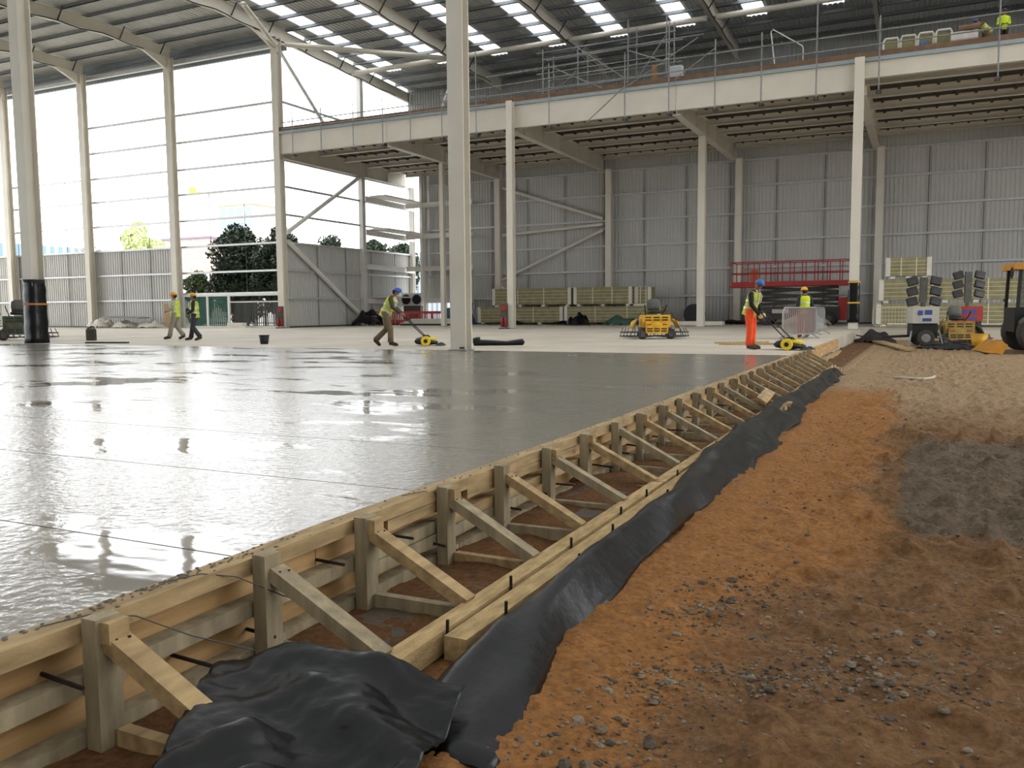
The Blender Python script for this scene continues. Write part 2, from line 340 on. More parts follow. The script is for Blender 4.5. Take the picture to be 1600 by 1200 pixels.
rl = ['at the far end of the open left wall', 'over the second column of the low clad wall', 'over the column left of the tree', 'over the corner column beside the mezzanine', 'between the corner column and the next mezzanine column', 'over the mezzanine column with the red fire point', 'over the set-back mezzanine column', 'over the black-wrapped mezzanine column', 'beyond the black-wrapped mezzanine column', 'over the far right bay', 'along the right wall']
for x, l in zip(GX, rl): rafter(x, 45.2 if x < -38.8 else 61, 'cream steel roof rafter '+l)
# ------------------------------------------------------------------ columns
def column(x, y, z1, w_, d, label, z0=0.0, m=CREAM, base=True, group='cream steel columns'):
    t = thing('steel_column', label, 'column', (x, y, z0), 0, group)
    ibeam(MB(), (0, 0, 0), (0, 0, z1-z0), w_, d, .035, (0, 1, 0)).build('shaft', m, t)
    if base: MB().lim(-w_*.6, w_*.6, -d*.6, d*.6, 0, .03).build('base_plate', GALV, t)
    return t
lc = ['at the far end of the open left wall', 'left of the white rubble bags against the low wall', 'left of the open bay with the tree', 'at the corner where the mezzanine beam starts']
for x, l in zip(GX[:4], lc): column(x, 45, rb(45)+.1, .5, .5, 'tall pale steel eaves column '+l, group='eaves columns of the open left wall')
CM = column(-11.12, 19.95, rb(20)+.1, .46, .36, 'tall cream steel column standing at the edge of the wet slab')
MB().lim(.08, .2, -.26, -.2, .06, .1).build('bolt', REBAR, CM)
CL = column(-28.95, 20.35, rb(20)+.1, .5, .5, 'tall cream steel column with black plastic wrapped around its foot')
def sq_(v):                                # round section -> rounded square
    L_ = math.hypot(v[0], v[1]) or 1; k_ = (1/max(abs(v[0]), abs(v[1]))*L_)**.8
    return (v[0]*k_, v[1]*k_, v[2])
def wrap(t, w_, d, z0, z1, band, zb):
    rs = []; n = 20
    for i in range(13):
        q = i/12; z = z0+(z1-z0)*q; s = 1+.07*noise.noise(Vector((q*7, w_, 3)))
        rs.append(((0.01*math.sin(i*2), 0, z), (w_*.56+.03*(1-q))*s, (d*.56+.03*(1-q))*s))
    m = MB(); m.rings(rs, n); m.v = [(v[0]*(1+.06*noise.noise(Vector(v)*5)), v[1]*(1+.06*noise.noise(Vector(v)*4+Vector((5, 0, 0)))), v[2]) for v in m.v]
    m.v = [sq_(v) for v in m.v]; m.build('plastic_wrap', POLY, t, True)
    for z in zb:
        m = MB().rings([((0, 0, z-.035), w_*.63, d*.63), ((0, 0, z+.035), w_*.63, d*.63)], 20); m.v = [sq_(v) for v in m.v]; m.build('tape_band', band, t)
wrap(CL, .54, .54, .02, 2.3, mat('orange_strap', 'B5793F', .6), [1.42])
column(-21.5, 44.6, 12.9, .38, .38, 'cream mezzanine column with the red fire point at its foot', group='mezzanine columns')
CW = column(-3.05, 44.75, 12.9, .44, .4, 'cream mezzanine column wrapped in black plastic with yellow tape', group='mezzanine columns')
wrap(CW, .45, .42, .35, 2.35, mat('yellow_tape', 'D8A935', .6), [1.3, 2.3])
column(-11.9, 50.6, 11.1, .42, .38, 'cream column set back under a mezzanine cross beam', group='mezzanine columns')
column(-29.9, 51.2, 11.1, .3, .3, 'slim cream column set back beneath the mezzanine near the stair frame', group='mezzanine columns')
for x, l in ((-30.1, 'behind the panel packs, left end'), (-21.0, 'at the right end of the panel packs'), (-11.6, 'behind the red scissor lift'), (-2.7, 'behind the black-wrapped column'), (6.2, 'behind the right-hand panel packs')):
    column(x, 60.15, 11.3, .45, .4, 'cream rear wall column '+l, group='rear wall columns')
column(-38.7, 54.2, rb(54), .36, .4, 'pale side wall column between the corner and the stair frame', m=WHITE)
column(-38.7, 61.2, 11.3, .36, .36, 'pale stair frame column in the side wall corner', m=WHITE)
column(-36.9, 60.1, 12.5, .5, .36, 'pale stair frame column where the rear cladding starts', m=WHITE)
# braces
def tube_thing(name, label, a, b_, r, m=CREAM, g=None):
    t = thing(name, label, 'brace', a, 0, g); a, b_ = Vector(a), Vector(b_); d = (b_-a)
    MB().tube(d*.02, d*.98, r, 10).build('tube', m, t)
    for q in (0, 1): MB().bar(d*(.0 if q == 0 else .97), d*(.03 if q == 0 else 1), r*2.6, .03).build('gusset', m, t)
    return t
tube_thing('wall_brace', 'pale diagonal tube brace rising from the corner column to the side wall column', (-38.7, 45.4, 6.3), (-38.7, 54, 11.2), .15, WHITE)
tube_thing('wall_brace', 'pale diagonal tube brace falling from the corner column to the black heap', (-38.6, 45.4, 5.9), (-38.6, 53.4, .9), .17, WHITE)
tube_thing('wall_brace', 'thin diagonal tube from the roof down to the mezzanine at the corner', (-38.7, 45.4, 18.2), (-38.7, 51.5, 12.9), .12, WHITE)
for x0, x1, l in ((-38.6, -30.2, 'in the first roof bay past the corner column'), (-30, -21.6, 'in the second roof bay past the corner column'), (-21.4, -12.1, 'in the roof bay left of the set-back column'), (-11.9, -3.1, 'in the roof bay left of the wrapped column'), (-2.9, 6, 'in the roof bay right of the wrapped column')):
    tube_thing('roof_strut', 'long cream roof tube '+l, (x0, 53, 18.55), (x1, 53, 18.55), .17)
tube_thing('roof_brace', 'cream diagonal roof tube crossing the first bay', (-38.5, 45.3, 18.6), (-30.2, 52.8, 18.5), .17)
tube_thing('roof_brace', 'short cream diagonal tube from the rafter down to the mezzanine', (-30.2, 54, 18.2), (-33.2, 56, 14.4), .16)
tube_thing('roof_brace', 'steep cream tube from the corner column up to the roof', (-38.6, 44.9, 18.4), (-36.8, 40, 19.3), .16)
tube_thing('wall_brace', 'upper cream diagonal of the rear wall bracing bay', (-29.9, 60.2, 10.6), (-21.3, 60.2, 7.7), .13)
tube_thing('wall_brace', 'horizontal cream member of the rear wall bracing bay', (-29.9, 60.2, 6.9), (-21.3, 60.2, 7.35), .12)
tube_thing('wall_brace', 'lower cream diagonal of the rear wall bracing bay', (-29.9, 60.2, 3.4), (-21.3, 60.2, 7.0), .12)
tube_thing('wall_brace', 'short low cream diagonal hidden partly by the panel packs', (-29.9, 60.1, 2.9), (-27.2, 60.1, 1.4), .12)
# stair frame beams
sf = thing('stair_frame', 'pale steel stair frame of stacked beams in the side wall corner', 'steel frame', (-38.6, 54.2, 0))
for z in (1.9, 4.5, 7.1, 9.6):
    ibeam(MB(), (0.1, .2, z), (.1, 7, z-.1), .18, .42).build('edge_beam', WHITE, sf); ibeam(MB(), (.2, 5.6, z), (6.4, 5.6, z), .18, .38).build('cross_beam', WHITE, sf)
    if z != 4.5: MB().lim(.0, 1.5, .8, 6.4, z+.22, z+.32).build('landing', WHITE, sf)
MB().lim(1.6, 1.8, 5.5, 5.7, 0, 12).build('post', WHITE, sf)
# ------------------------------------------------------------------ mezzanine
seg = [(-38.6, -30.1, 'from the corner column to mid bay'), (-30.1, -21.5, 'ending at the fire point column'), (-21.5, -12.0, 'starting at the fire point column'), (-12.0, -3.05, 'ending at the black-wrapped column'), (-3.05, 6.2, 'right of the black-wrapped column'), (6.2, 15.4, 'in the far right bay')]
for i, (x0, x1, l) in enumerate(seg):
    t = thing('mezzanine_edge_beam', 'deep cream mezzanine edge beam '+l, 'beam', (x0, 44.9, 11.45), 0, 'mezzanine edge beams')
    h = 1.25 if x0 < -3.1 else .75; z0 = 1.25-h
    m = MB(); L = x1-x0
    m.lim(.01, L-.01, 0, .03, z0, 1.25).lim(.01, L-.01, -.02, .25, z0, z0+.03).lim(.01, L-.01, -.02, .25, 1.22, 1.25); m.build('beam_web', CREAM, t)
    MB().lim(.01, L-.01, -.12, .2, 1.26, 1.44).build('edge_trim', BLUEG, t)
    MB().lim(.01, L-.01, -.02, .02, 1.45, 1.72).build('toe_board', BOARD, t)
dk = struct('ceiling_mezzanine', 'cream joists and dark deck on the underside of the mezzanine')
MB().lim(-38.5, 26, 45.2, 60.5, 12.3, 12.85).build('deck', DECK, dk)
x = -38.4
while x < 26:
    MB().lim(x, x+.14, 45.2, 60.5, 12.24, 12.3).build('deck_rib', DECK, dk); x += .9
for (x0, x1, l) in seg:
    for yj in (46.3, 49.1, 51.9, 54.7, 57.5, 60.0): ibeam(MB(), (x0+.15, yj, 12.12), (x1-.15, yj, 12.12), .3, .36, .04).build('joist', CREAM, dk)
for x, l in zip(GX[3:10], ('at the corner column', 'between the corner column and the fire point column', 'behind the fire point column', 'over the set-back column', 'behind the black-wrapped column', 'in the right bay', 'in the far right bay')):
    t = thing('mezzanine_cross_beam', 'deep cream mezzanine cross beam '+l, 'beam', (x, 45, 11.2), 0, 'mezzanine cross beams')
    ibeam(MB(), (0, .05, .55), (0, 15.3, .55), .42, 1.05, .04).build('beam', CREAM, t)
    for q in (1.3, 4.1, 6.9, 9.7, 12.5): MB().lim(-.2, .2, q-.02, q+.02, .05, 1.05).build('stiffener', CREAM, t)
# scaffold guard rail along the mezzanine edge
sg = thing('scaffold_guardrail', 'grey tube scaffold guard rail along the mezzanine edge', 'guard rail', (0, 44.62, 11.4))
for i, x in enumerate((-37.2, -34.9, -32.4, -30.2, -28.2, -26.0, -23.7, -19.1, -14.7, -12.3, -9.9, -7.6, -5.0, -2.2, 2.7)):
    h = 2.6 if i < 6 else (3.3 if i % 3 else 4.6)
    s = MB().tube((x, 0, -.25), (x, 0, h), .035, 6).build('standard', GALV, sg)
    MB().lim(x-.12, x+.12, -.05, .3, -.22, -.12).build('clamp', DARKROD, s)
for z0, z1, xa, xb in ((1.95, 2.0, -38, -23), (1.55, 1.5, -38, -23), (2.35, 2.6, -26, -12), (1.9, 2.0, -26, 4.4), (2.58, 2.62, -12, 4.4), (3.5, 3.62, -19.4, -10.5), (3.0, 3.1, -23, -16)):
    MB().tube((xa, -.06, z0), (xb, -.06, z1), .033, 6).build('rail', GALV, sg)
MB().tube((-16.9, -.1, -.2), (-14.7, -.08, 1.5), .033, 6).build('raking_tube', GALV, sg)
for a, b_ in (((-14.6, 0, 1.5), (-10.8, 0, 3.5)), ((-14.6, 0, 3.4), (-12.2, 0, 2.4)), ((-19, 0, 3.1), (-16, 0, 1.6)), ((-12, .1, 1.6), (-9.9, .1, 2.9))): MB().tube(a, b_, .03, 6).build('raking_tube', GALV, sg)
sc = thing('scaffold_tower', 'small scaffold tower standing on the mezzanine behind the guard rail', 'scaffold', (-20.5, 47, 12.86))
for x in (0, 2.2, 5.2, 7.4):
    for yy in (0, 1.6): MB().tube((x, yy, 0), (x, yy, 3.4 if x < 5 else 4.3), .04, 6).build('standard', GALV, sc)
for z in (1.0, 2.0, 3.2):
    for yy in (0, 1.6): MB().tube((-.4, yy, z), (7.9, yy, z+.1), .04, 6).build('ledger', GALV, sc)
for a, b_ in (((0, 0, .2), (2.2, 0, 2.0)), ((2.2, 0, 3.2), (5.2, 0, 1)), ((5.2, 0, .3), (7.4, 0, 3.2))): MB().tube(a, b_, .035, 6).build('diagonal', GALV, sc)
# ------------------------------------------------------------------ edge formwork
fw = thing('edge_formwork', 'long pine formwork with plywood face, posts and raking braces along the wet slab', 'formwork', (-2.6, 0, -.45))
Y0, Y1 = -3.0, 22.3
yb = [Y0, -.4, 1.15, 3.25, 5.6, 8.0, 10.4, 12.8, 15.2, 17.6, 20.0, Y1]
for a, b_ in zip(yb, yb[1:]):
    MB().lim(-.062, -.044, a+.003, b_-.003, .0, .45).build('plywood_sheet', PLY, fw)
def board(y0, y1, x0, x1, z0, z1, name, m=PINE, seed=0):
    mb = MB(); n = max(2, int((y1-y0)/.6)); vs = []
    for i in range(n+1):
        y = y0+(y1-y0)*i/n; o = .004*noise.noise(Vector((y*.8, seed, 1))); q = .005*noise.noise(Vector((y*.7, seed, 6)))
        vs += [(x0+o, y, z0+q), (x1+o, y, z0+q), (x1+o, y, z1+q), (x0+o, y, z1+q)]
    fs = [(4*i+k, 4*i+(k+1) % 4, 4*i+4+(k+1) % 4, 4*i+4+k) for i in range(n) for k in range(4)]+[(3, 2, 1, 0), tuple(4*n+k for k in range(4))]
    return mb.add(vs, fs).build(name, m, fw)
for k, (a, b_) in enumerate(((Y0, 1.0), (1.0, 4.62), (4.62, 9.3), (9.3, 14.1), (14.1, 18.8), (18.8, Y1))):
    board(a+.002, b_-.002, -.064, .048, .392, .462, 'top_rail', PINE, k)
    board(a-.3, b_-.31, -.042, .046, .205, .272, 'waler', PINEG if k % 2 else PINE, k+10)
    board(a-.1, b_-.11, -.042, .05, .0, .07, 'sole_plate', PINEG, k+20)
for a, b_ in ((3.75, 4.55), (4.64, 6.5)): board(a, b_, -.04, .044, .325, .388, 'packing_rail', PINE, a)
for a, b_ in ((3.6, 5.6),): board(a, b_, -.04, .05, .13, .2, 'packing_rail', PINEG, a+3)
py = [1.95+.773*k for k in range(-3, 27)]
for k, y in enumerate(py):
    j = random.uniform(-.03, .03); y += j; tw = random.uniform(-.02, .02)
    p = MB().box((.088+.01, y, .238), (.07, .098, .49), tw).build('post', PINEG, fw)
    if k % 3 != 1: MB().box((.146, y+.012, .435), (.05, .085, .075), tw+.05).build('wedge', PINE, p)
    xo = .66+random.uniform(-.02, .03)
    b_ = MB().bar((.125, y+.02, .40), (xo, y+.03+random.uniform(-.03, .03), .115), .085, .058).build('brace', PINE if k % 2 else PINEG, fw)
    MB().tube((.17, y+.0, .405), (.17, y+.0, .412), .006, 6).tube((.18, y+.045, .40), (.18, y+.045, .408), .006, 6).build('nail_head', REBAR, b_)
    MB().box(((.14+xo)/2, y+.03, .045), (xo-.14, .05, .075), random.uniform(-.04, .04)).build('base_strut', PINEG if k % 3 else PINE, fw)
for k in range(46):
    y = .4+.48*k+random.uniform(-.06, .06); z = random.choice((.17, .16, .30, .12))
    MB().tube((-.05, y, z), (.08+random.uniform(.03, .10), y+random.uniform(-.02, .02), z-random.uniform(0, .02)), .008, 6).build('tie_bar', REBAR, fw)
for y in (2.15, 2.65, 4.35):
    MB().path([(-.03, y-.35, .468), (.03, y-.2, .47), (.07, y-.05, .42), (.16, y+.12, .3), (.3, y+.3, .2)], .0026, 5).build('tie_wire', DARKROD, fw)
# end boards beyond the braces, along the dry slab
MB().lim(-2.66, -2.56, 22.32, 31.0, -.3, .0).build('edge_board', PLY).update_tag()
tag(bpy.data.objects['edge_board'], 'bright pine edge board along the dry slab past the last brace', 'board')
t = MB().lim(-2.5, -2.38, 21.6, 30, -.45, -.33).build('edge_timber', PINE); tag(t, 'pine timber lying on the ground below the bright edge board', 'timber')
# stringers pinned to the ground
def stringer(x, y0, y1, w_, z0, z1, label, m=PINE):
    t = thing('ground_timber', label, 'timber', (x, y0, z0)); mb = MB(); n = max(2, int((y1-y0)/.5)); vs = []
    for i in range(n+1):
        y = (y1-y0)*i/n; o = .012*noise.noise(Vector((y*.5, x*9, y0)))
        vs += [(o-w_/2, y, 0), (o+w_/2, y, 0), (o+w_/2, y, z1-z0), (o-w_/2, y, z1-z0)]
    mb.add(vs, [(4*i+k, 4*i+(k+1) % 4, 4*i+4+(k+1) % 4, 4*i+4+k) for i in range(n) for k in range(4)]+[(3, 2, 1, 0), tuple(4*n+k for k in range(4))]); mb.build('timber', m, t)
    y = .35
    while y < y1-y0:
        MB().tube((w_/2+.012, y, -.05), (w_/2+.012+random.uniform(-.008, .008), y, z1-z0+random.uniform(.03, .07)), .0085, 6).build('steel_pin', REBAR, t); y += random.uniform(.55, .95)
    return t
DIRTP = mat('muddy_pine', '9C8257', .9, hex2='C4A878', scale=5, bump=.3, bscale=30, stretch=(5, 1.2, 5))
stringer(-1.885, 2.0, 6.6, .1, -.43, -.325, 'muddy inner ground timber under the nearest brace feet', DIRTP)
stringer(-1.885, 6.62, 11.6, .1, -.43, -.325, 'muddy inner ground timber under the middle brace feet', DIRTP)
stringer(-1.89, 11.62, 17.0, .1, -.43, -.325, 'inner ground timber under the farther brace feet', DIRTP)
stringer(-1.89, 17.02, 22.0, .1, -.43, -.325, 'inner ground timber under the last brace feet', DIRTP)
stringer(-1.75, 3.05, 7.6, .11, -.43, -.325, 'muddy outer ground timber with a sawn end and steel pins', DIRTP)
stringer(-1.76, 9.6, 12.5, .1, -.43, -.33, 'short outer ground timber beside the folded black sheet', DIRTP)
stringer(-1.72, 12.9, 15.6, .1, -.43, -.34, 'short outer ground timber past the timber offcuts', DIRTP)
stringer(-1.74, 16.2, 21.5, .1, -.43, -.34, 'outer ground timber at the last braces', DIRTP)
for k in range(7):
    o = MB().box((0, 0, 0), (.11, .14, .17), random.uniform(-.3, .3)).build('timber_offcut', PINE); o.location = (-1.70+.02*(k % 2), 11.3+.2*k, -.345)
    tag(o, 'small pine block standing in the row beside the ground timbers', 'offcut', 'row of pine blocks')
o = MB().box((0, 0, 0), (.16, 1.5, .04)).build('loose_board', PINE); o.location = (-2.02, 12.7, -.21); o.rotation_euler = (0, .5, .08); tag(o, 'loose pale board lying across the feet of the braces', 'board')
# ------------------------------------------------------------------ black polythene
def fold(y, s): return .5+.5*noise.noise(Vector((y*1.1, s, 2)))
vs = []; ny = 170; nc = 15
for i in range(ny):
    q = i/(ny-1); y = 2.3+q*(20.2-2.3); a = fold(y, 1); st = max(.0, min(1, (y-2.3)/.9)); hgt = (.05+.09*a)*st*(1 if y < 13 else max(.35, 1-(y-13)*.1))
    bl = max(0, min(1, (y-6.2)/1.6)); xi = -1.672-.14*bl+.02*math.sin(y*.9); wid = .20+.14*bl+.14*fold(y, 5)+(.2*max(0, 1-(y-2.3)/1.3))
    if y > 13: wid *= .75
    for k in range(nc):
        u = k/(nc-1); x = xi+wid*u
        z = -.42+(.12*st+.02+hgt*.7)*math.sin(math.pi*min(1, .1+.26*bl+u*(.9-.2*bl)))*(1-.35*u)+.022*noise.fractal(Vector((x*4, y*2.2, 7)), .9, 2, 4)+.018*math.sin(u*9+y*2+3*a)
        vs.append((x, y, max(z, -.44)))
fsx = [(i*nc+k, i*nc+k+1, (i+1)*nc+k+1, (i+1)*nc+k) for i in range(ny-1) for k in range(nc-1)]
o = MB().add(vs, fsx).build('polythene_roll', POLY, None, True); tag(o, 'long black polythene sheet rolled along the outside of the ground timbers', 'plastic sheet')
sm = o.modifiers.new('thick', 'SOLIDIFY'); sm.thickness = .006
# big crumpled near sheet: corner points taken on their own heights
cor = {(0, 0): px(232, 1215, -.24), (1, 0): px(660, 1215, -.38), (0, 1): px(340, 1029, -.22), (1, 1): px(726, 1066, -.28)}
n_ = 60; vs = []
for j in range(n_+1):
    v = j/n_
    for i in range(n_+1):
        u = i/n_; vv = -.35+1.35*v
        p = (cor[0, 0]*(1-u)+cor[1, 0]*u)*(1-vv)+(cor[0, 1]*(1-u)+cor[1, 1]*u)*vv
        up = .05*math.sin(math.pi*u)*v
        d = u*.9+vv*.45
        fold_ = .05*math.sin(d*9+2.2*noise.noise(Vector((u*2, v*2, 1))))*(1-v*.5)*(.4+u)+.09*max(0, noise.noise(Vector((u*3.1-vv*1.8, vv*3.2+u, 4))))
        p = p+Vector((0, 0, up+fold_+.018*noise.fractal(Vector((u*5, vv*5, 2)), .9, 2, 4)))
        p.z = max(p.z, -.43); vs.append(p)
vs = [tuple(p) for p in vs]
o = MB().add(vs, [(j*(n_+1)+i, j*(n_+1)+i+1, (j+1)*(n_+1)+i+1, (j+1)*(n_+1)+i) for j in range(n_) for i in range(n_)]).build('polythene_sheet', POLY, None, True)
tag(o, 'crumpled loose end of black polythene draped over the nearest ground timber', 'plastic sheet'); sm = o.modifiers.new('thick', 'SOLIDIFY'); sm.thickness = .005
# trench lining under the braces
vs = []; yy = [2.0+.25*i for i in range(80)]
for y in yy:
    for k in range(6): x = -2.45+.1*k; vs.append((x, y, earth_z(x, y)-.014+.03*max(-.3, noise.noise(Vector((x*3, y*1.3, 3))))+.006))
o = MB().add(vs, [(i*6+k, i*6+k+1, i*6+k+7, i*6+k+6) for i in range(79) for k in range(5)]).build('trench_sheet', mat('dusty_black_sheet', '3A3B3B', .5, hex2='5A4A3A', scale=2, bump=.2), None, True); tag(o, 'dusty black sheet lying half buried under the raking braces', 'plastic sheet')
# mortar crumbs on the top rail
mb = MB()
for k in range(260):
    y = abs(random.gauss(2.3, .35)) if k < 110 else random.uniform(.8, 14); x = random.uniform(-2.66, -2.6) if k < 150 else random.uniform(-2.66, -2.56); r = random.uniform(.003, .009)
    mb.ball((x, y, .014), r, 5, 3, (1, 1.4, .6))
o = mb.build('mortar_crumbs', mat('grey_mortar', '6B665C', .9)); tag(o, 'grey mortar crumbs spilled along the top of the formwork', 'debris', kind='stuff')
# ------------------------------------------------------------------ stones
STM = [mat('rubble_a', '6E5F4D', .9, var=.2, scale=9), mat('rubble_b', '544A3F', .9, var=.25, scale=9), mat('rubble_c', '857A69', .9, var=.15, scale=9)]
def stone_mesh(mb, c, r):
    n = 7; k0 = len(mb.v); mb.ball(c, r, n, 4, (random.uniform(.8, 1.4), random.uniform(.7, 1.1), random.uniform(.45, .75)))
    mb.v[k0:] = [tuple(Vector(v)+Vector((random.uniform(-.18, .18)*r, random.uniform(-.18, .18)*r, random.uniform(-.12, .12)*r))) for v in mb.v[k0:]]
cl = [((965, 1165), .2, 10), ((1040, 1075), .16, 7), ((1190, 1068), .10, 5), ((1390, 1080), .26, 16), ((1330, 1050), .15, 6), ((1170, 925), .22, 8), ((1110, 965), .15, 5), ((1490, 1010), .3, 8)]
for (cx, cy), sp, n in cl:
    c = px(cx, cy, -.44)
    for k in range(n):
        x, y = random.gauss(c.x, sp*.55), random.gauss(c.y, sp*.7); mb = MB(); r = random.uniform(.012, .028); stone_mesh(mb, (0, 0, 0), r)
        o = mb.build('rubble_stone', STM[k % 3]); o.location = (x, y, earth_z(x, y)+r*.2); tag(o, 'small broken stone lying in a patch of rubble on the brown earth', 'stone', 'rubble stones on the earth')
for q in range(3):
    mb = MB()
    for k in range(1500):
        if k < 600: (cx, cy), sp, n = random.choice(cl); c = px(cx, cy, -.44); x, y = random.gauss(c.x, sp), random.gauss(c.y, sp)
        else: x, y = random.uniform(-1.2, 3), random.uniform(2.0, 13)
        if x < -1.3: continue
        r = random.uniform(.003, .009)*(1 if random.random() < .9 else 1.9); stone_mesh(mb, (x, y, earth_z(x, y)+r*.2), r)
    o = mb.build('gravel', STM[q]); tag(o, ['buff', 'dark', 'pale'][q]+' gravel crumbs scattered over the earth', 'gravel', kind='stuff')
o = MB().path([px(1385+75*math.cos(t*.5)+0, 588+4*math.sin(t), -.42) for t in [i*.35 for i in range(9)]], .03, 8).build('hose', mat('pale_hose', 'B9AE9C', .6)); tag(o, 'pale bent hose lying on the far earth', 'hose')
# ------------------------------------------------------------------ people
def person(loc, rz, label, J, vest=HIVIS, top='2B2A2B', legs='4A4A4A', hat='E0A32C', boots='4A3A2E', jacket=False, glove=None, s=1.0, group=None):
    t = thing('person', label, 'person', loc, rz, group); t.scale = (s, s, s)
    V = lambda k: Vector(J[k])
    # body: one continuous skinned figure with hands and a face
    vs = []; es = []; rad = []
    def add(p, r, par=None):
        vs.append(tuple(p)); rad.append(r)
        if par is not None: es.append((par, len(vs)-1))
        return len(vs)-1
    pel, che, nk, hd = V('pelvis'), V('chest'), V('neck'), V('head')
    face = Vector(J.get('face', (1, 0, 0))).normalized()
    a = add(pel, .12); bl = add(pel.lerp(che, .5), .115, a); c = add(che, .13, bl); n1 = add(nk, .058, c)
    upv = (hd-nk).normalized(); jaw = add(hd-upv*.055+face*.02, .066, n1); h1 = add(hd+upv*.02, .088, jaw); add(hd+upv*.085-face*.01, .07, h1); add(hd+face*.112-upv*.01, .014, h1)
    sd_ = upv.cross(face).normalized()
    for q in (-1, 1): add(hd+sd_*q*.095-upv*.005, .018, h1)
    for S_ in ('L', 'R'):
        q = 1 if S_ == 'L' else -1
        sh, el, ha = V('sh'+S_), V('el'+S_), V('ha'+S_); i = add(sh, .06, c); i = add(sh.lerp(el, .5), .05, i); i = add(el, .043, i); i = add(el.lerp(ha, .85), .03, i)
        d = (ha-el).normalized(); pm = add(ha+d*.05, .032, i); sv = d.cross(Vector((0, 0, 1)) if abs(d.z) < .8 else Vector((1, 0, 0))).normalized(); dn = (d+Vector((0, 0, -.9))).normalized()
        for f, l in ((-.03, .055), (-.01, .066), (.01, .062), (.03, .048)):
            kk = add(ha+d*.09+sv*f, .0095, pm); k2 = add(ha+d*.09+sv*f*1.05+dn*l*.6, .009, kk); add(ha+d*.08+sv*f*1.05+dn*l, .008, k2)
        tb = add(ha+d*.04-sv*.045*q, .011, pm); add(ha+d*.085-sv*.055*q, .009, tb)
        hp, kn, an, to = V('hip'+S_), V('kn'+S_), V('an'+S_), V('to'+S_); i = add(hp, .09, a); i = add(hp.lerp(kn, .5), .078, i); i = add(kn, .058, i); i = add(kn.lerp(an, .4), .055, i); i = add(an, .042, i); add(to, .035, i)
    me = bpy.data.meshes.new('body'); me.from_pydata(vs, es, []); bo = bpy.data.objects.new('body', me); COL.objects.link(bo); bo.parent = t; me.materials.append(SKIN)
    bo.modifiers.new('skin', 'SKIN'); 
    for i, r in enumerate(rad): sv_ = me.skin_vertices[0].data[i]; sv_.radius = (r, r); sv_.use_root = i == 0
    ss = bo.modifiers.new('sub', 'SUBSURF'); ss.levels = 1; ss.render_levels = 1
    mtop = mat('cloth_'+top, top, .85, var=.12, scale=9); mleg = legs if not isinstance(legs, str) else mat('cloth_'+legs, legs, .85, var=.15, scale=9)
    # clothes
    lat = (V('shL')-V('shR')).normalized(); spine = (nk-pel).normalized(); fr = lat.cross(spine).normalized()
    prof = ((-.10, .155, .185), (0, .15, .18), (.2, .14, .165), (.36, .145, .19), (.46, .13, .205), (.53, .10, .15), (.57, .07, .08))
    tor = lambda g: [(pel+spine*z*(nk-pel).length/.56, rx+g, ry+g, fr, lat) for z, rx, ry in prof]
    jk = MB().rings(tor(.0), 14)
    for S_ in ('L', 'R'):
        sh, el, ha = V('sh'+S_), V('el'+S_), V('ha'+S_); jk.path([sh-(el-sh)*.05-lat*(.05 if S_ == 'L' else -.05), sh.lerp(el, .15), sh.lerp(el, .6), el, el.lerp(ha, .5), ha], [.07, .076, .066, .06, .053, .045], 9)
    jk.build('jacket', HIVIS if jacket else mtop, t, True)
    if vest and not jacket:
        vo = MB().rings(tor(.018)[:-1], 16, False).build('vest', vest, t, True)
        for z in (.06, .24): MB().rings([(pel+spine*(z+dz), (.152 if z < .2 else .148)+.024, (.178 if z < .2 else .174)+.024, fr, lat) for dz in (0, .05)], 16, False).build('reflective_band', REFL, vo)
        for q in (-1, 1): MB().path([pel+spine*.28+fr*.17+lat*q*.11, pel+spine*.45+fr*.155+lat*q*.11, pel+spine*.57+fr*.04+lat*q*.1], .02, 6, .5).build('reflective_strap', REFL, vo)
    tr = MB()
    for S_ in ('L', 'R'):
        hp, kn, an = V('hip'+S_), V('kn'+S_), V('an'+S_); tr.path([hp+Vector((0, 0, .1)), hp, hp.lerp(kn, .5), kn, kn.lerp(an, .5), an.lerp(kn, .05)], [.115, .12, .105, .086, .083, .088], 11)
    tr.rings([(pel+Vector((0, 0, z)), .145, .175, fr, lat) for z in (-.1, .04)], 14); tr.build('trousers', mleg, t, True)
    for S_ in ('L', 'R'):
        an, to = V('an'+S_), V('to'+S_); d = (to-an); d.z = d.z if abs(d.z) > .12 else -.03
        MB().path([an+Vector((0, 0, .07)), an+Vector((0, 0, -.02)), an.lerp(to, .35), to, to+d.normalized()*.05], [.055, .062, .06, .052, .03], 9, .85).build('boot', mat('boot_'+boots, boots, .8), t, True)
    if glove:
        for S_ in ('L', 'R'): MB().ball(V('ha'+S_)+(V('ha'+S_)-V('el'+S_)).normalized()*.06, .058, 9, 6, (1, .8, 1.1)).build('glove', mat('glove', glove, .8), t, True)
    MB().ball(hd-face*.03+upv*.012, .093, 12, 8, (1, 1, 1.02)).build('hair', mat('dark_hair', '2A211C', .8), t, True)
    # hard hat
    hm = mat('hat_'+hat, hat, .35); hc = hd+upv*.045
    hb = MB().rings([(hc+upv*z, r*1.12, r, face, sd_) for z, r in ((0, .118), (.03, .116), (.07, .103), (.10, .075), (.118, .035), (.122, .004))], 16).build('hard_hat', hm, t, True)
    MB().rings([(hc+face*.045+upv*z, .145, .115, face, sd_) for z in (-.006, .008)], 16).build('peak', hm, hb)
    for q in (-1, 1): MB().ball(hd+face*.083+sd_*q*.032+upv*.015, .012, 6, 4).build('eye', mat('eye_dark', '201A18', .3), bo)
    MB().bar(hd+face*.085-upv*.055-sd_*.022, hd+face*.085-upv*.055+sd_*.022, .01, .008).build('mouth', mat('lip', '7A4A40', .6), bo)
    return t
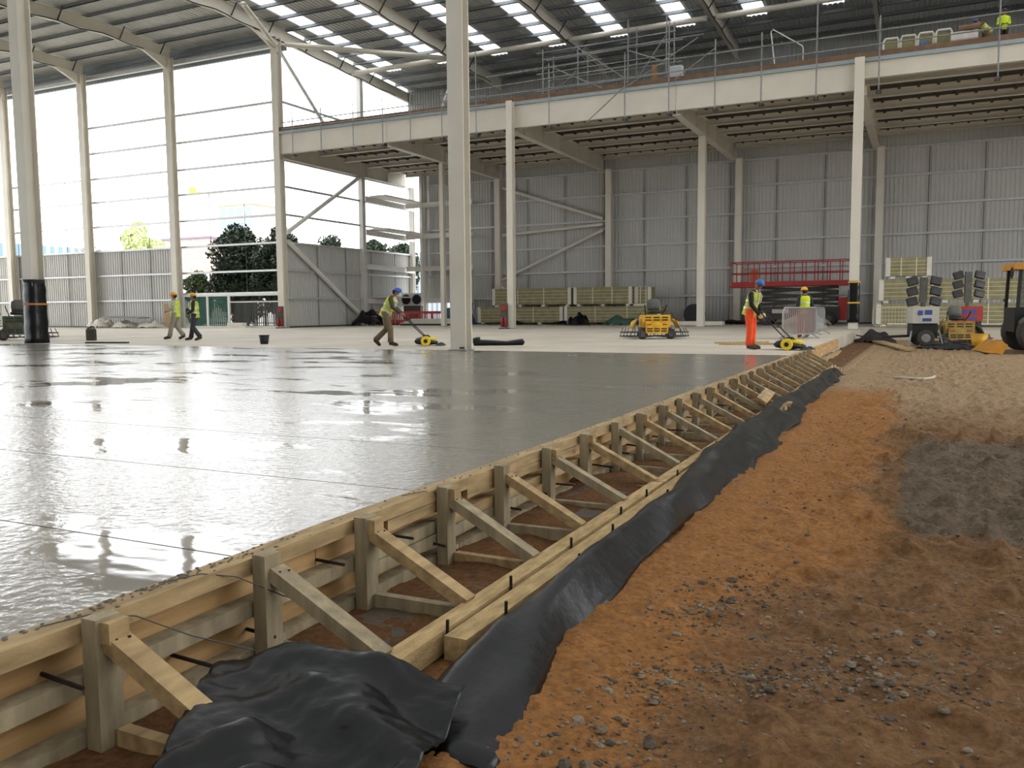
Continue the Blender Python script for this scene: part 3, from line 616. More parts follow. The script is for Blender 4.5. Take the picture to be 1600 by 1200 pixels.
def pose(**k):
    J = dict(pelvis=(0, 0, .95), chest=(.01, 0, 1.33), neck=(.02, 0, 1.50), head=(.04, 0, 1.635), shL=(.0, .185, 1.43), shR=(0, -.185, 1.43), elL=(-.03, .25, 1.14), elR=(-.03, -.25, 1.14), haL=(.06, .24, .90), haR=(.06, -.24, .90),
             hipL=(0, .1, .92), hipR=(0, -.1, .92), knL=(.03, .11, .5), knR=(.03, -.11, .5), anL=(0, .12, .08), anR=(0, -.12, .08), toL=(.17, .14, .04), toR=(.17, -.14, .04)); J.update(k); return J
walk = pose(knL=(.14, .1, .52), anL=(.22, .1, .1), toL=(.39, .11, .06), knR=(.02, -.1, .5), anR=(-.24, -.1, .14), toR=(-.09, -.11, .05))
wk1 = dict(walk); wk1.update(elL=(.02, .25, 1.15), haL=(.22, .2, 1.08), elR=(.05, -.24, 1.15), haR=(.28, -.17, 1.1))
wk2 = dict(walk); wk2.update(knL=(.06, .1, .5), anL=(-.2, .1, .12), toL=(-.04, .11, .04), knR=(.13, -.1, .52), anR=(.2, -.1, .09), toR=(.37, -.11, .05), elL=(.0, .27, 1.14), haL=(.2, .18, 1.0), elR=(.0, -.27, 1.14), haR=(.2, -.14, 1.0))
pm1 = px(276, 530.5); pm2 = px(306, 532)
person((pm1.x, pm1.y, 0), YAW+math.pi, 'walking worker in yellow hard hat, yellow vest and pale trousers', wk1, HIVIS, 'A9A5A0', '8F8A7C', 'DE9E30', s=1.06)
person((pm2.x, pm2.y, 0), YAW+math.pi+.1, 'walking worker in yellow hard hat, dark sleeves, faded vest and dark trousers', wk2, HIVISD, '23242A', '33343A', 'DE9E30', s=1.02)
# man pushing a sweeper: leans forward
push = pose(pelvis=(-.05, 0, .95), chest=(.1, 0, 1.31), neck=(.19, 0, 1.46), head=(.27, 0, 1.57), face=(1, 0, -.35), shL=(.13, .18, 1.40), shR=(.13, -.18, 1.40), elL=(.22, .22, 1.12), elR=(.2, -.22, 1.13), haL=(.42, .2, .96), haR=(.42, -.2, .96),
            hipL=(-.05, .1, .92), hipR=(-.05, -.1, .92), knL=(-.04, .1, .5), anL=(-.38, .1, .17), toL=(-.27, .1, .04), knR=(.1, -.1, .5), anR=(.1, -.1, .09), toR=(.27, -.11, .04))
pm = px(606, 540.5)
person((pm.x, pm.y, 0), YAW, 'worker in blue hard hat and brown overalls pushing a sweeper past the tall column', push, HIVISD, '4A4436', '6A5A44', '2B55B0', '3A2A22', s=1.04)
om = px(1172, 545.5); OA = R(-8)
orange = pose(pelvis=(-.03, 0, .95), chest=(.05, 0, 1.32), neck=(.12, 0, 1.48), head=(.19, .0, 1.60), face=(.62, -.75, -.2), elL=(.1, .25, 1.12), elR=(.1, -.25, 1.12), haL=(.26, .14, .9), haR=(.26, -.14, .88), shL=(.06, .185, 1.41), shR=(.06, -.185, 1.41))
person((om.x, om.y, 0), OA, 'worker in blue hard hat, hi-vis vest and bright orange trousers with a sweeper', orange, HIVISD, '17181A', ORANGE, '3567B5', '3E4238', glove='D8CE8A', s=1.03)
ym = px(1256, 527)
person((ym.x, ym.y, 0), R(115), 'worker in yellow hard hat and bright vest standing behind the crowd barriers', pose(), HIVIS, '26292E', mat('red_work_trousers', 'B03A2C', .8), 'F2B01C', s=1.02)
bend = pose(pelvis=(-.1, 0, .93), chest=(.17, 0, 1.2), neck=(.32, 0, 1.3), head=(.42, 0, 1.38), face=(.8, 0, -.5), shL=(.22, .18, 1.27), shR=(.22, -.18, 1.27), elL=(.42, .2, 1.1), elR=(.42, -.2, 1.1), haL=(.65, .16, 1.05), haR=(.65, -.16, 1.05))
person((2.25, 46.3, 12.87), YAW+math.pi, 'worker in blue hard hat and brown jacket bending over the pack on the mezzanine', bend, HIVISD, '5E4631', '6B5138', '2B4590')
person((2.95, 46.2, 12.87), R(-80), 'worker in a bright yellow jacket standing on the mezzanine', pose(haL=(.2, .1, 1.1), haR=(.2, -.1, 1.1)), None, '26292E', '22242A', '1E2023', jacket=True)
# ------------------------------------------------------------------ push sweepers
def sweeper(loc, rz, label):
    t = thing('push_sweeper', label, 'sweeper', loc, rz)
    MB().rings([((x, 0, .14+dz), .3, h, (0, 1, 0), (0, 0, 1)) for x, h, dz in ((-.33, .03, 0), (-.3, .09, 0), (-.15, .125, .01), (.05, .12, .0), (.2, .08, -.03), (.34, .05, -.05))], 12).build('body', BLACK, t, True)
    MB().rings([((x, 0, .19), .18, .07, (0, 1, 0), (0, 0, 1)) for x in (.05, .3)], 10).build('yellow_cover', YELB, t, True)
    for q in (-1, 1):
        w_ = MB().disc((.02, .33*q, .15), (0, 1, 0), .15, .06).build('wheel', YELB, t); MB().disc((.02, .345*q, .15), (0, 1, 0), .06, .06, 12).build('hub', BLACK, w_)
        MB().rings([((.45, .2*q, .015), .17, .17), ((.45, .2*q, .05), .1, .1), ((.45, .2*q, .09), .04, .04)], 14).build('side_brush', BLACK, t)
        MB().path([(.03, .24*q, .22), (-.3, .24*q, .55), (-.72, .22*q, .98)], .016, 7).build('handle_bar', BLACK, t)
    MB().tube((-.33, -.24, .58), (-.33, .24, .58), .014, 6).tube((-.72, -.23, .98), (-.72, .23, .98), .018, 6).build('cross_bar', BLACK, t)
    MB().path([(-.1, 0, .24), (-.08, 0, .31), (.08, 0, .31), (.12, 0, .25)], .02, 6).build('carry_handle', BLACK, t)
    return t
d = Vector((math.cos(YAW), math.sin(YAW), 0)); p = Vector((pm.x, pm.y, 0))+d*1.18
sweeper((p.x, p.y, 0), YAW, 'black and yellow push sweeper in front of the worker in brown overalls')
p = Vector((om.x, om.y, 0))+Vector((math.cos(OA), math.sin(OA), 0))*1.02
sweeper((p.x, p.y, 0), OA, 'black and yellow push sweeper in front of the worker in orange trousers')
# ------------------------------------------------------------------ ride-on power trowels
def trowel(loc, rz, label, main, sec, s=1.0):
    t = thing('ride_on_trowel', label, 'power trowel', loc, rz); t.scale = (s, s, s)
    MB().lim(-.55, .55, -.4, .4, .3, .42).build('chassis', GREY, t)
    e = MB().lim(-.5, .5, -.42, .38, .42, .86).build('engine_cover', main, t)
    for k in range(4):
        for q in (-.3, 0, .3): MB().lim(q-.11, q+.11, -.435, -.41, .48+.09*k, .52+.09*k).build('vent_slot', BLACK, e)
    p = MB().lim(-.4, .4, -.52, -.44, .2, .62).build('front_panel', main, t)
    for q in (-.25, 0, .25):
        for z in (.27, .35): MB().lim(q-.1, q+.1, -.53, -.515, z, z+.045).build('vent_slot', BLACK, p)
    for q in (-.27, .27): MB().lim(q-.08, q+.08, -.53, -.515, .5, .54).build('vent_slot', RED, p)
    for q in (-1, 1):
        w_ = MB().disc((.5*q, -.42, .19), (0, 1, 0), .19, .13).build('wheel', RUB, t); MB().disc((.5*q, -.5, .19), (0, 1, 0), .09, .03, 12).build('hub', GREY, w_)
        ring = [(.62*q+.62*math.cos(a), .05+.62*math.sin(a), .1) for a in [i*math.pi/9 for i in range(19)]]
        MB().path(ring, .02, 6).path([(v[0], v[1], .24) for v in ring], .018, 6).build('guard_ring', DARKROD, t)
        for a in range(0, 360, 45): MB().tube((.62*q+.62*math.cos(R(a)), .05+.62*math.sin(R(a)), .1), (.62*q+.5*math.cos(R(a)), .05+.5*math.sin(R(a)), .4), .014, 5).build('guard_stay', DARKROD, t)
        for a in range(0, 360, 90): MB().box((.62*q+.3*math.cos(R(a+20)), .05+.3*math.sin(R(a+20)), .05), (.45, .14, .015), R(a+20)).build('trowel_blade', GALV, t)
        MB().rings([((.85*q, 0, .38), .06, .3), ((.74*q, 0, .62), .1, .26), ((.6*q, 0, .72), .05, .2)], 10).build('side_tank', sec, t, True)
        MB().path([(.3*q, .2, .86), (.36*q, -.1, 1.05), (.4*q, -.25, 1.22)], .018, 6).build('control_lever', BLACK, t)
        MB().tube((.95*q, -.5, .12), (.55*q, -.3, .95), .018, 6).build('frame_tube', DARKROD, t)
    s_ = MB().rings([((0, .05, .9), .26, .22), ((0, .05, .98), .28, .25), ((0, .05, 1.02), .24, .2)], 14).build('seat', BLACK, t, True)
    MB().rings([((0, .24, 1.02), .22, .05), ((0, .28, 1.2), .25, .06), ((0, .31, 1.38), .22, .05), ((0, .32, 1.44), .12, .03)], 14).build('backrest', GREY, t, True)
    return t
tp = px(1017, 530); trowel((tp.x, tp.y+.45, 0), YAW, 'yellow ride-on power trowel parked on the dry slab', YEL, YEL, 1.0)
tp = px(42, 532); trowel((tp.x-1.0, tp.y+.4, 0), YAW+.5, 'grimy green ride-on power trowel beside the black-wrapped column', DGREEN, GREY, 1.15)
tp = px(1494, 539, -.47); trowel((tp.x, tp.y+.3, -.47), YAW-.2, 'dusty yellow ride-on power trowel between the lighting towers', mat('dusty_yellow', '9C8240', .8, var=.25), DGREEN, 1.1)
# ------------------------------------------------------------------ small floor things
def bucket(loc, label, m, r=.15, h=.3):
    t = thing('bucket', label, 'bucket', loc); MB().rings([((0, 0, 0), r*.75, r*.75), ((0, 0, h), r, r), ((0, 0, h), r*.93, r*.93), ((0, 0, .03), r*.7, r*.7)], 16).build('pail', m, t, True)
    MB().rings([((0, 0, h-.015), r*1.06, r*1.06), ((0, 0, h+.01), r*1.06, r*1.06)], 16, False).build('rim', m, t)
    MB().path([(r*math.cos(a), .02, h-.02-.1*math.sin(a)) for a in [i*math.pi/8 for i in range(9)]], .006, 5).build('handle', DARKROD, t)
p = px(413, 537.5); bucket((p.x, p.y, 0), 'black bucket standing alone on the dry slab', BLACK, .17, .29)
p = px(1527, 541, -.47); bucket((p.x, p.y-1.0, -.47), 'yellow bucket by the dusty power trowel', mat('yellow_bucket', 'D9A62E', .5), .3, .5)
p = px(143, 532); t = thing('plastic_drum', 'dirty dark jerrycan standing on the dry slab', 'container', (p.x, p.y, 0), .4)
MB().rings([((0, 0, z), rx, ry) for z, rx, ry in ((0, .2, .14), (.02, .22, .16), (.42, .22, .16), (.48, .16, .1))], 8).build('can', mat('dirty_can', '3B382F', .7, var=.3, scale=8), t); MB().tube((-.1, 0, .47), (-.1, 0, .53), .04, 8).build('cap', BLACK, t); MB().path([(-.02, 0, .46), (0, 0, .54), (.12, 0, .54), (.14, 0, .46)], .018, 6).build('handle', BLACK, t)
t = thing('polythene_roll', 'flat black polythene bundle lying beside the tall column', 'plastic sheet', (px(740, 540).x, px(740, 540).y, 0), YAW+.05)
MB().rings([((x, 0, .07+.02*math.sin(x*5)), .16, h, (0, 1, 0), (0, 0, 1)) for x, h in ((0, .1), (.1, .2), (.18, .1), (.5, .085), (1.0, .08), (1.35, .1), (1.5, .11), (1.55, .03))], 12).build('bundle', POLY, t, True)
MB().rings([((x, -.05, .15+.15*x), .1, .09, (0, 1, 0), (0, 0, 1)) for x in (-.02, .08, .2)], 8).build('turned_up_end', POLY, t, True)
for k, (xa, ya, xb, yb_) in enumerate(((1118, 537, 1200, 536), (1124, 539, 1215, 538.5), (135, 536.5, 200, 536.5))):
    a, b_ = px(xa, ya), px(xb, yb_); o = MB().bar((0, 0, .03), (b_-a)+Vector((0, 0, .03)), .14, .05).build('plank', DIRTP if k < 2 else BLACK); o.location = a
    tag(o, ['weathered plank lying behind the worker in orange trousers', 'second weathered plank in front of the first behind the orange trousers', 'thin dark strip lying at the edge of the wet slab'][k], 'plank')
# crowd barriers
def barrier(loc, rz, label, m=GALV, L=2.3, g=None):
    t = thing('crowd_barrier', label, 'barrier', loc, rz, g); h = 1.08; r = .12
    MB().path([(r, 0, .16), (0, 0, .16+r), (0, 0, h-r), (r, 0, h), (L-r, 0, h), (L, 0, h-r), (L, 0, .16+r), (L-r, 0, .16), (r, 0, .16)], .022, 7).build('frame', m, t)
    for k in range(1, 18): x = L*k/18; MB().tube((x, 0, .16), (x, 0, h), .009, 5).build('upright', m, t)
    for x in (.35, L-.35): MB().path([(x, -.3, .01), (x, 0, .17), (x, .3, .01)], .018, 6).build('foot', m, t)
    return t
bl = ['nearest grey crowd barrier of the stack by the orange-trousered worker', 'second grey crowd barrier in the stack', 'third grey crowd barrier in the stack', 'fourth grey crowd barrier in the stack', 'fifth crowd barrier in the stack, pinkish', 'red crowd barrier at the back of the stack', 'grey crowd barrier standing apart behind the yellow-helmeted worker']
bp = px(1223, 531)
for k, l in enumerate(bl[:6]): barrier((bp.x-.055*k+.03*k, bp.y+.02*k+.13*k, 0), R(69), l, (mat('pale_galv', 'A9A7A0', .45, .3), GALV, MATS['pale_galv'], GALV, mat('pinkish_barrier', 'B99A90', .5), RED)[k], 2.3)
bp = px(1268, 524); barrier((bp.x, bp.y, 0), R(84), bl[6])
barrier((-2.2, 45.3, 0), 0, 'cream crowd barrier leaning by the right-hand panel packs', mat('cream_barrier', 'C9BFA2', .5), 2.6)
# ------------------------------------------------------------------ panel packs
def pack(loc, L, h, d, label, n=5, g='wrapped panel packs', dark=False):
    t = thing('panel_pack', label, 'panel pack', loc, 0, g); k = h/n
    for i in range(n):
        MB().lim(0, L, 0, d, .15+i*k+.008, .15+(i+1)*k-.008).build('panel', KHAKI, t)
    for x in (.0, L-.25): MB().lim(x-.02, x+.22, -.05, d+.05, .14, .16+h).build('end_wrap', PACKW, t)
    for i in range(1, n): MB().lim(.2, L-.25, -.012, .01, .15+i*k-.012, .15+i*k+.012).build('pale_joint', STRAP, t)
    nb = max(3, int(L/1.3))
    for i in range(nb): x = .35+(L-.7)*i/(nb-1); MB().lim(x-.13, x+.13, .05, d-.05, 0, .15).build('foam_bearer', PACKW, t)
    for x in (L*.33, L*.66): MB().lim(x-.03, x+.03, -.02, d+.02, .15, .16+h).build('strap', STRAP, t)
    return t
pack((-30.6, 57.6, 0), 7.0, 1.15, 1.2, 'long khaki panel pack on the floor left of the white wrapped end')
pack((-23.5, 57.6, 0), 7.2, 1.15, 1.2, 'long khaki panel pack on the floor behind the yellow power trowel')
pack((-29.4, 57.7, 1.32), 6.4, 1.2, 1.1, 'khaki panel pack stacked on the left floor pack')
pack((-22.8, 57.7, 1.32), 4.4, 1.2, 1.1, 'short khaki panel pack stacked beside the upper left pack')
pack((-18.3, 58.0, 1.32), 1.2, 1.15, .8, 'small dark panel pack at the right end of the upper row')
pack((-2.3, 51.5, 0), 8.2, 1.1, 1.2, 'bottom khaki panel pack behind the lighting towers')
pack((-2.2, 51.6, 1.3), 8.0, 1.12, 1.2, 'middle khaki panel pack behind the lighting towers')
pack((-1.9, 51.7, 2.62), 2.3, 1.0, 1.0, 'short panel pack on top of the stack behind the lighting towers')
o = MB().lim(0, 1.7, 0, .3, 0, .12).build('foam_strip', PACKW); o.location = (-18.3, 57.6, 1.31); tag(o, 'white foam strip lying on the lower panel pack', 'foam strip')
# ------------------------------------------------------------------ fire points
def firepoint(loc, rz, label):
    t = thing('fire_point', label, 'fire point', loc, rz, 'red fire points'); MB().lim(-.22, .22, .05, .1, .1, 1.45).build('back_panel', GREY, t); MB().lim(-.28, .28, -.2, .2, 0, .06).build('base', DARKROD, t)
    for q in (-.11, .11):
        e = MB().rings([((q, -.06, z), r, r) for z, r in ((.1, .075), (.55, .078), (.63, .05), (.68, .025), (.72, .025))], 12).build('extinguisher', RED, t, True); MB().bar((q, -.06, .72), (q+.07, -.06, .75), .03, .02).build('valve_lever', BLACK, e); MB().path([(q, -.07, .7), (q+.07, -.1, .6), (q+.06, -.14, .35)], .01, 5).build('hose', BLACK, e)
    MB().disc((0, -.02, 1.2), (0, 1, 0), .16, .14).build('alarm_bell', RED, t)
firepoint((-38.5, 44.4, 0), .4, 'red fire point at the foot of the corner eaves column'); firepoint((-21.75, 44.1, 0), .2, 'red fire point at the foot of the mezzanine column')
# ------------------------------------------------------------------ scissor lift
sl = thing('scissor_lift', 'large red scissor lift with raised guard rails by the rear wall', 'scissor lift', (-11.2, 55.8, 0)); DG = mat('dark_lift_steel', '35332F', .6, var=.15)
MB().lim(1.6, 6.6, 0, 1.9, .35, 1.15).build('chassis', DG, sl); MB().lim(1.2, 1.7, .1, 1.8, .4, 1.6).build('end_box', RED, sl); MB().lim(6.5, 7.0, .1, 1.8, .3, 1.7).build('end_box', RED, sl)
for x in (2.2, 6.0):
    for y in (.05, 1.85): w_ = MB().disc((x, y, .42), (0, 1, 0), .42, .28).build('wheel', RUB, sl); MB().disc((x, y-.1, .42), (0, 1, 0), .2, .14, 12).build('hub', GREY, w_)
for z in (1.3, 1.7, 2.1):
    for y in (.3, 1.5): MB().bar((1.8, y, z), (6.4, y, z+.28), .08, .16).bar((1.8, y+.1, z+.28), (6.4, y+.1, z), .08, .16).build('scissor_arm', DG, sl)
MB().lim(0, 7.3, 0, 1.9, 2.45, 2.75).build('platform', RED, sl); MB().lim(-.1, 1.5, -.05, 1.95, 2.4, 2.5).build('extension_deck', RED, sl)
for z in (3.3, 4.0):
    for y in (.02, 1.88): MB().tube((0, y, z), (7.3, y, z), .035, 6).build('guard_rail', RED, sl)
    for x in (0, 7.3): MB().tube((x, 0, z), (x, 1.9, z), .035, 6).build('guard_rail', RED, sl)
for k in range(11):
    for y in (.02, 1.88): MB().tube((.73*k, y, 2.7), (.73*k, y, 4.0), .03, 6).build('rail_post', RED, sl)
MB().lim(1.2, 1.6, .1, .5, 2.8, 3.5).build('control_box', mat('orange_box', 'C05A30', .6), sl); MB().lim(2.6, 3.6, -.012, 0, .75, 1.0).build('notice_plate', mat('plate_white', 'B8B8B4', .6), sl)
# ------------------------------------------------------------------ lighting towers
def lamp_tower(loc, rz, label, body, hz):
    t = thing('lighting_tower', label, 'lighting tower', loc, rz); b_ = MB().lim(-.48, .48, -.5, .5, .9, 1.55).build('generator_box', body, t)
    for q in ((-.3, -.12, 1.22, 1.4), (-.05, .22, 1.24, 1.42), (-.12, .2, .98, 1.1)): MB().lim(q[0], q[1], -.515, -.5, q[2], q[3]).build('blue_label', mat('blue_label', '2F4A8C', .6), b_)
    MB().lim(-.46, .46, -.4, .4, .35, .9).build('chassis', BLACK, t); MB().bar((-.5, 0, .4), (-1.5, 0, .35), .1, .1).build('tow_bar', BLACK, t)
    for q in (-1, 1): w_ = MB().disc((0, .5*q, .32), (0, 1, 0), .32, .18).build('wheel', RUB, t); MB().disc((0, .56*q, .32), (0, 1, 0), .17, .1, 12).build('hub', GALV, w_); MB().tube((.5*q, -.45, .6), (.62*q, -.6, 0), .03, 6).build('stabiliser', GALV, t)
    MB().tube((0, 0, 1.5), (0, 0, hz), .09, 10).lim(-.13, .13, -.08, .08, 1.7, hz+.05).build('mast', GREY, t)
    for q in (-1, 1):
        for z in (.1, .5, .9):
            lm = MB().box((q*.43, -.08, hz-1.0+z), (.38, .16, .3), m=Matrix.Rotation(.25*q, 3, 'Y')@Matrix.Rotation(-.3, 3, 'X')).build('flood_lamp', BLACK, t)
            MB().box((q*.43, -.175, hz-1.02+z), (.31, .012, .22), m=Matrix.Rotation(.25*q, 3, 'Y')@Matrix.Rotation(-.3, 3, 'X')).build('lamp_glass', mat('lamp_glass', '2C2C2C', .2), lm)
    return t
lamp_tower((.0, 37.4, -.47), R(14), 'lighting tower with a pale generator box and six black lamps', mat('pale_box', 'B9B7AC', .55, var=.08), 2.65)
lamp_tower((1.75, 42.2, -.47), R(14), 'lighting tower with a red generator box behind the dusty power trowel', RED, 3.0)
# ------------------------------------------------------------------ tractor-like dumper at the right edge
dp = thing('dumper', 'muddy orange-roofed loader with big dark tyres at the right edge of the earth', 'loader', (3.62, 32.6, -.47), R(8)); ORM = mat('loader_orange', 'C98A2A', .5, var=.15)
for x in (-.3, 2.5):
    for y in (-.75, 1.3): w_ = MB().disc((x, y, .68), (0, 1, 0), .68, .5, 22).build('wheel', RUB, dp); MB().disc((x, y-.2, .68), (0, 1, 0), .3, .2, 14).build('hub', GREY, dp if False else w_)
MB().lim(-1.0, 3.4, -.45, 1.0, .7, 1.5).build('body', BLACK, dp); MB().rings([((x+.25, -.75, .95+.4*math.cos(a)), .28, .06, (0, 1, 0), (0, 0, 1)) for x, a in ((-1.15, 1.4), (-.9, .6), (-.5, 0), (-.1, .6))], 8).build('mudguard', GREY, dp)
for x, y in ((-.95, -.55), (-.95, 1.0), (1.0, -.55), (1.0, 1.0)): MB().bar((x, y, 1.4), (x+.05, y, 2.75), .09, .09).build('cab_pillar', BLACK, dp)
MB().lim(-1.1, 1.2, -.65, 1.1, 2.72, 2.92).build('cab_roof', ORM, dp); MB().lim(-.9, .95, -.56, -.54, 1.5, 2.7).build('cab_window', mat('cab_glass', '3C443C', .1, trans=.55), dp); MB().lim(-.1, .5, -.2, .5, 1.5, 2.1).build('seat', mat('green_seat', '6F9A3A', .7), dp)
MB().tube((-.2, -.5, 2.92), (-.2, -.5, 3.12), .07, 10).build('beacon', mat('green_beacon', '2F6B45', .3), dp); MB().rings([((-1.15, -.6, 2.6), .05, .16, (1, 0, 0), (0, 0, 1)), ((-1.2, -.75, 2.6), .05, .2, (1, 0, 0), (0, 0, 1))], 10).build('mirror', BLACK, dp)
MB().prism([(-1.9, .05), (-1.4, .0), (-1.25, .3), (-1.45, .42)], -.9, 1.2, 'Y').build('bucket_blade', ORM, dp)
# ------------------------------------------------------------------ things on the earth near the towers
a = px(1372, 537, -.45); b_ = px(1424, 549, -.45)
o = MB().bar((0, 0, .1), (b_-a)+Vector((0, 0, .04)), .45, .06).build('plank', PINE); o.location = a; tag(o, 'pale plywood strip lying on the earth before the pale lighting tower', 'plank')
o = MB().tube((0, 0, 0), px(1395, 534, -.4)-px(1322, 521, -.1), .03, 6).build('steel_bar', REBAR); o.location = px(1322, 521, -.1); tag(o, 'long dark bar sloping from the slab corner to the earth', 'bar')
def heap(loc, rx, ry, h, m, name, label, cat, seed, n=22):
    mb = MB(); k = 14; vs = []
    for j in range(n):
        for i in range(n):
            u, v = 2*i/(n-1)-1, 2*j/(n-1)-1; e = max(0, 1-u*u-v*v*.9); z = h*(e**.7)*(.65+.6*noise.noise(Vector((u*2.2, v*2.2, seed))))+.04*noise.noise(Vector((u*7, v*7, seed)))*min(1, e*3)
            vs.append((u*rx, v*ry, max(0.004, z)))
    o = mb.add(vs, [(j*n+i, j*n+i+1, (j+1)*n+i+1, (j+1)*n+i) for j in range(n-1) for i in range(n-1) if (2*(i+.5)/(n-1)-1)**2+(2*(j+.5)/(n-1)-1)**2 < 1.02]).build(name, m, None, True); o.location = loc; tag(o, label, cat); return o
p = px(1470, 544, -.45); heap((p.x+.25, p.y-.35, -.46), 1.2, .55, .28, POLY, 'polythene_heap', 'crumpled black sheet on the earth before the lighting tower', 'plastic sheet', 3)
p = px(1405, 538, -.45); heap((p.x-1.0, p.y+1.6, -.46), .9, .7, .7, mat('dark_spoil', '262321', .9, var=.3, bump=.4), 'spoil_heap', 'dark heap beside the pale lighting tower', 'heap', 8)
WB = mat('white_sacks', 'C9C4B8', .7, var=.12, bump=.3, bscale=6)
for k, (x, l) in enumerate(((-55.5, 'white crumpled sheeting heap at the left of the low wall'), (-52.8, 'low white rubble bag heap under the grey board'), (-50.15, 'white rubble bag heap next to the eaves column'))): heap((x, 44.2, 0), 1.3, .8, (.95, .7, .6)[k], WB, 'sack_heap', l, 'heap', 11+k)
o = MB().lim(-2.0, 2.0, -.5, .5, 0, .08).build('grey_board', CONC); o.location = (-52.7, 44.0, .72); o.rotation_euler = (.05, .02, 0); tag(o, 'flat grey board lying on the white rubble bags', 'board')
o = MB().lim(-.3, .3, -.05, .05, 0, 1.7).build('leaning_board', PINE); o.location = (-48.9, 44.5, 0); tag(o, 'upright pale brown board by the eaves column behind the walkers', 'board')
heap((-6.4, 55.0, 0), 1.5, .8, .95, WB, 'sack_heap', 'white sacks right of the scissor lift', 'heap', 21); heap((-5.0, 46.0, 0), .7, .5, .4, WB, 'sack_heap', 'small white sack on the slab behind the crowd barriers', 'heap', 24)
for k, (x, y, rx, h, l) in enumerate(((-27.4, 56.3, 2.5, .3, 'long low black sheet heap before the left panel packs'), (-22.5, 56.4, 2.3, .3, 'long low black sheet heap before the right panel packs'), (-21.4, 54.8, .9, 1.0, 'black rubbish sack before the panel packs'), (-12.0, 58.2, 1.8, .45, 'black sheeting heap left of the scissor lift'), (-40.6, 55.0, .1, .1, ''), (-37.0, 52.4, 1.6, 1.5, 'black tarpaulin heap at the foot of the diagonal brace'))):
    if l: heap((x, y, 0), rx, .7, h, POLY, 'sheet_heap', l, 'heap', 30+k)
heap((-18.4, 55.6, 0), 1.5, .7, .75, mat('green_netting', '35584A', .85, var=.3, bump=.4), 'netting_heap', 'green netting heap left of the yellow power trowel', 'heap', 41)
heap((-31.6, 57.5, 0), .8, .7, 1.3, mat('blue_tarp', '2C4260', .6, var=.2), 'tarpaulin_heap', 'dark blue tarpaulin heap at the left end of the panel packs', 'heap', 43)
t = thing('hose_reel', 'black cable drum standing by the rear wall right of the yellow trowel', 'cable drum', (-14.2, 58.5, 0)); MB().disc((0, -.25, .7), (0, 1, 0), .7, .06).build('flange', BLACK, t); MB().disc((0, .25, .7), (0, 1, 0), .7, .06).build('flange', BLACK, t); MB().disc((0, 0, .7), (0, 1, 0), .45, .46).build('core', RUB, t)
o = MB().lim(-1.8, 1.8, -.4, .4, 0, .25).build('flat_panel', PACKW); o.location = (-13.5, 56.2, 0); tag(o, 'pale flat panel lying beside the cable drum', 'panel')
for k in range(4):
    o = MB().lim(-2.3+.2*k, 2.3-.15*k, -.6, .6, 0, .09).build('flat_panel', PACKW if k % 2 else CREAM); o.location = (-33.0+.1*k, 54.6, .12+.095*k); tag(o, ['lowest', 'second', 'third', 'topmost'][k]+' pale flat panel in the low stack past the red barriers', 'panel')
o = MB().lim(-2.4, 2.4, -.5, .5, 0, .12).build('pallet', BLACK); o.location = (-33, 54.6, 0); tag(o, 'black pallet under the low stack of pale panels', 'pallet')
for k in range(6):
    t = thing('plastic_barrier', 'red plastic safety barrier standing in the row by the side wall', 'barrier', (-38.0+.6*k, 53.9+.84*k, 0), R(52+4*(k % 2)), 'red plastic barriers')
    MB().lim(0, 1.0, -.03, .03, .85, 1.05).lim(0, .1, -.03, .03, .1, .85).lim(.9, 1, -.03, .03, .1, .85).lim(0, 1, -.03, .03, .1, .4).build('panel', mat('red_plastic', 'B23A34', .5), t)
    for q in range(5): MB().lim(.17+.15*q, .23+.15*q, -.025, .025, .4, .86).build('slat', MATS['red_plastic'], t)
    for x in (.1, .8): MB().lim(x, x+.12, -.25, .25, 0, .1).build('foot', BLACK, t)
t = thing('floor_grinder', 'grey twin-drum machine behind the red barriers', 'machine', (-37.2, 58.6, 0))
for q in (-.5, .5): MB().disc((q, 0, 2.0), (0, 1, 0), .4, .2).build('drum', BLACK, t)
MB().lim(-.9, .9, 0, .5, 1.5, 2.5).build('housing', WHITE, t); MB().lim(-.8, .8, .05, .45, 0, 1.5).build('stand', GREY, t)
t = thing('pump_unit', 'blue pump unit by the doorway in the rear wall', 'machine', (-33.4, 58.9, 0)); BLU = mat('blue_paint', '56708F', .5, var=.15)
MB().lim(-.9, .9, -.4, .4, .25, .9).build('tank', BLU, t); MB().lim(-.6, .6, -.3, .3, .9, 1.3).build('motor', BLU, t)
for q in (-.6, .6): MB().disc((q, -.4, .22), (0, 1, 0), .22, .12).build('wheel', RUB, t)
# low glazed frame in the open bay
gf = thing('low_window_frame', 'low white frame with green netting and dark railings in the open bay', 'frame', (-48.1, 45.2, 0)); 
MB().lim(0, 9.2, -.06, .06, 2.2, 2.34).lim(0, 9.2, -.06, .06, 0, .12).build('rail', WHITE, gf)
for x in (.0, 2.3, 4.3, 9.1): MB().lim(x, x+.16, -.06, .06, .1, 2.2).build('mullion', WHITE, gf)
MB().lim(.1, 4.3, .03, .05, .1, 2.2).build('green_netting', mat('green_net', '1F5A4C', .7, trans=.35), gf); MB().lim(4.4, 9.1, -.05, .05, 1.75, 1.83).build('rail', WHITE, gf)
for k in range(30): MB().lim(4.5+.155*k, 4.55+.155*k, .25, .29, .0, 1.9).build('railing_bar', DARKROD, gf)
o = MB().lim(-.7, .7, -.2, .2, 0, .22).build('foam_block', PACKW); o.location = (-42.5, 44.6, .14); tag(o, 'white foam block lying before the dark railings', 'foam block')
o = MB().lim(-1.5, 1.5, -.25, .25, 0, .13).build('timber_bearer', CREAM); o.location = (-43, 44.6, 0); tag(o, 'long pale bearer under the white foam block', 'timber')
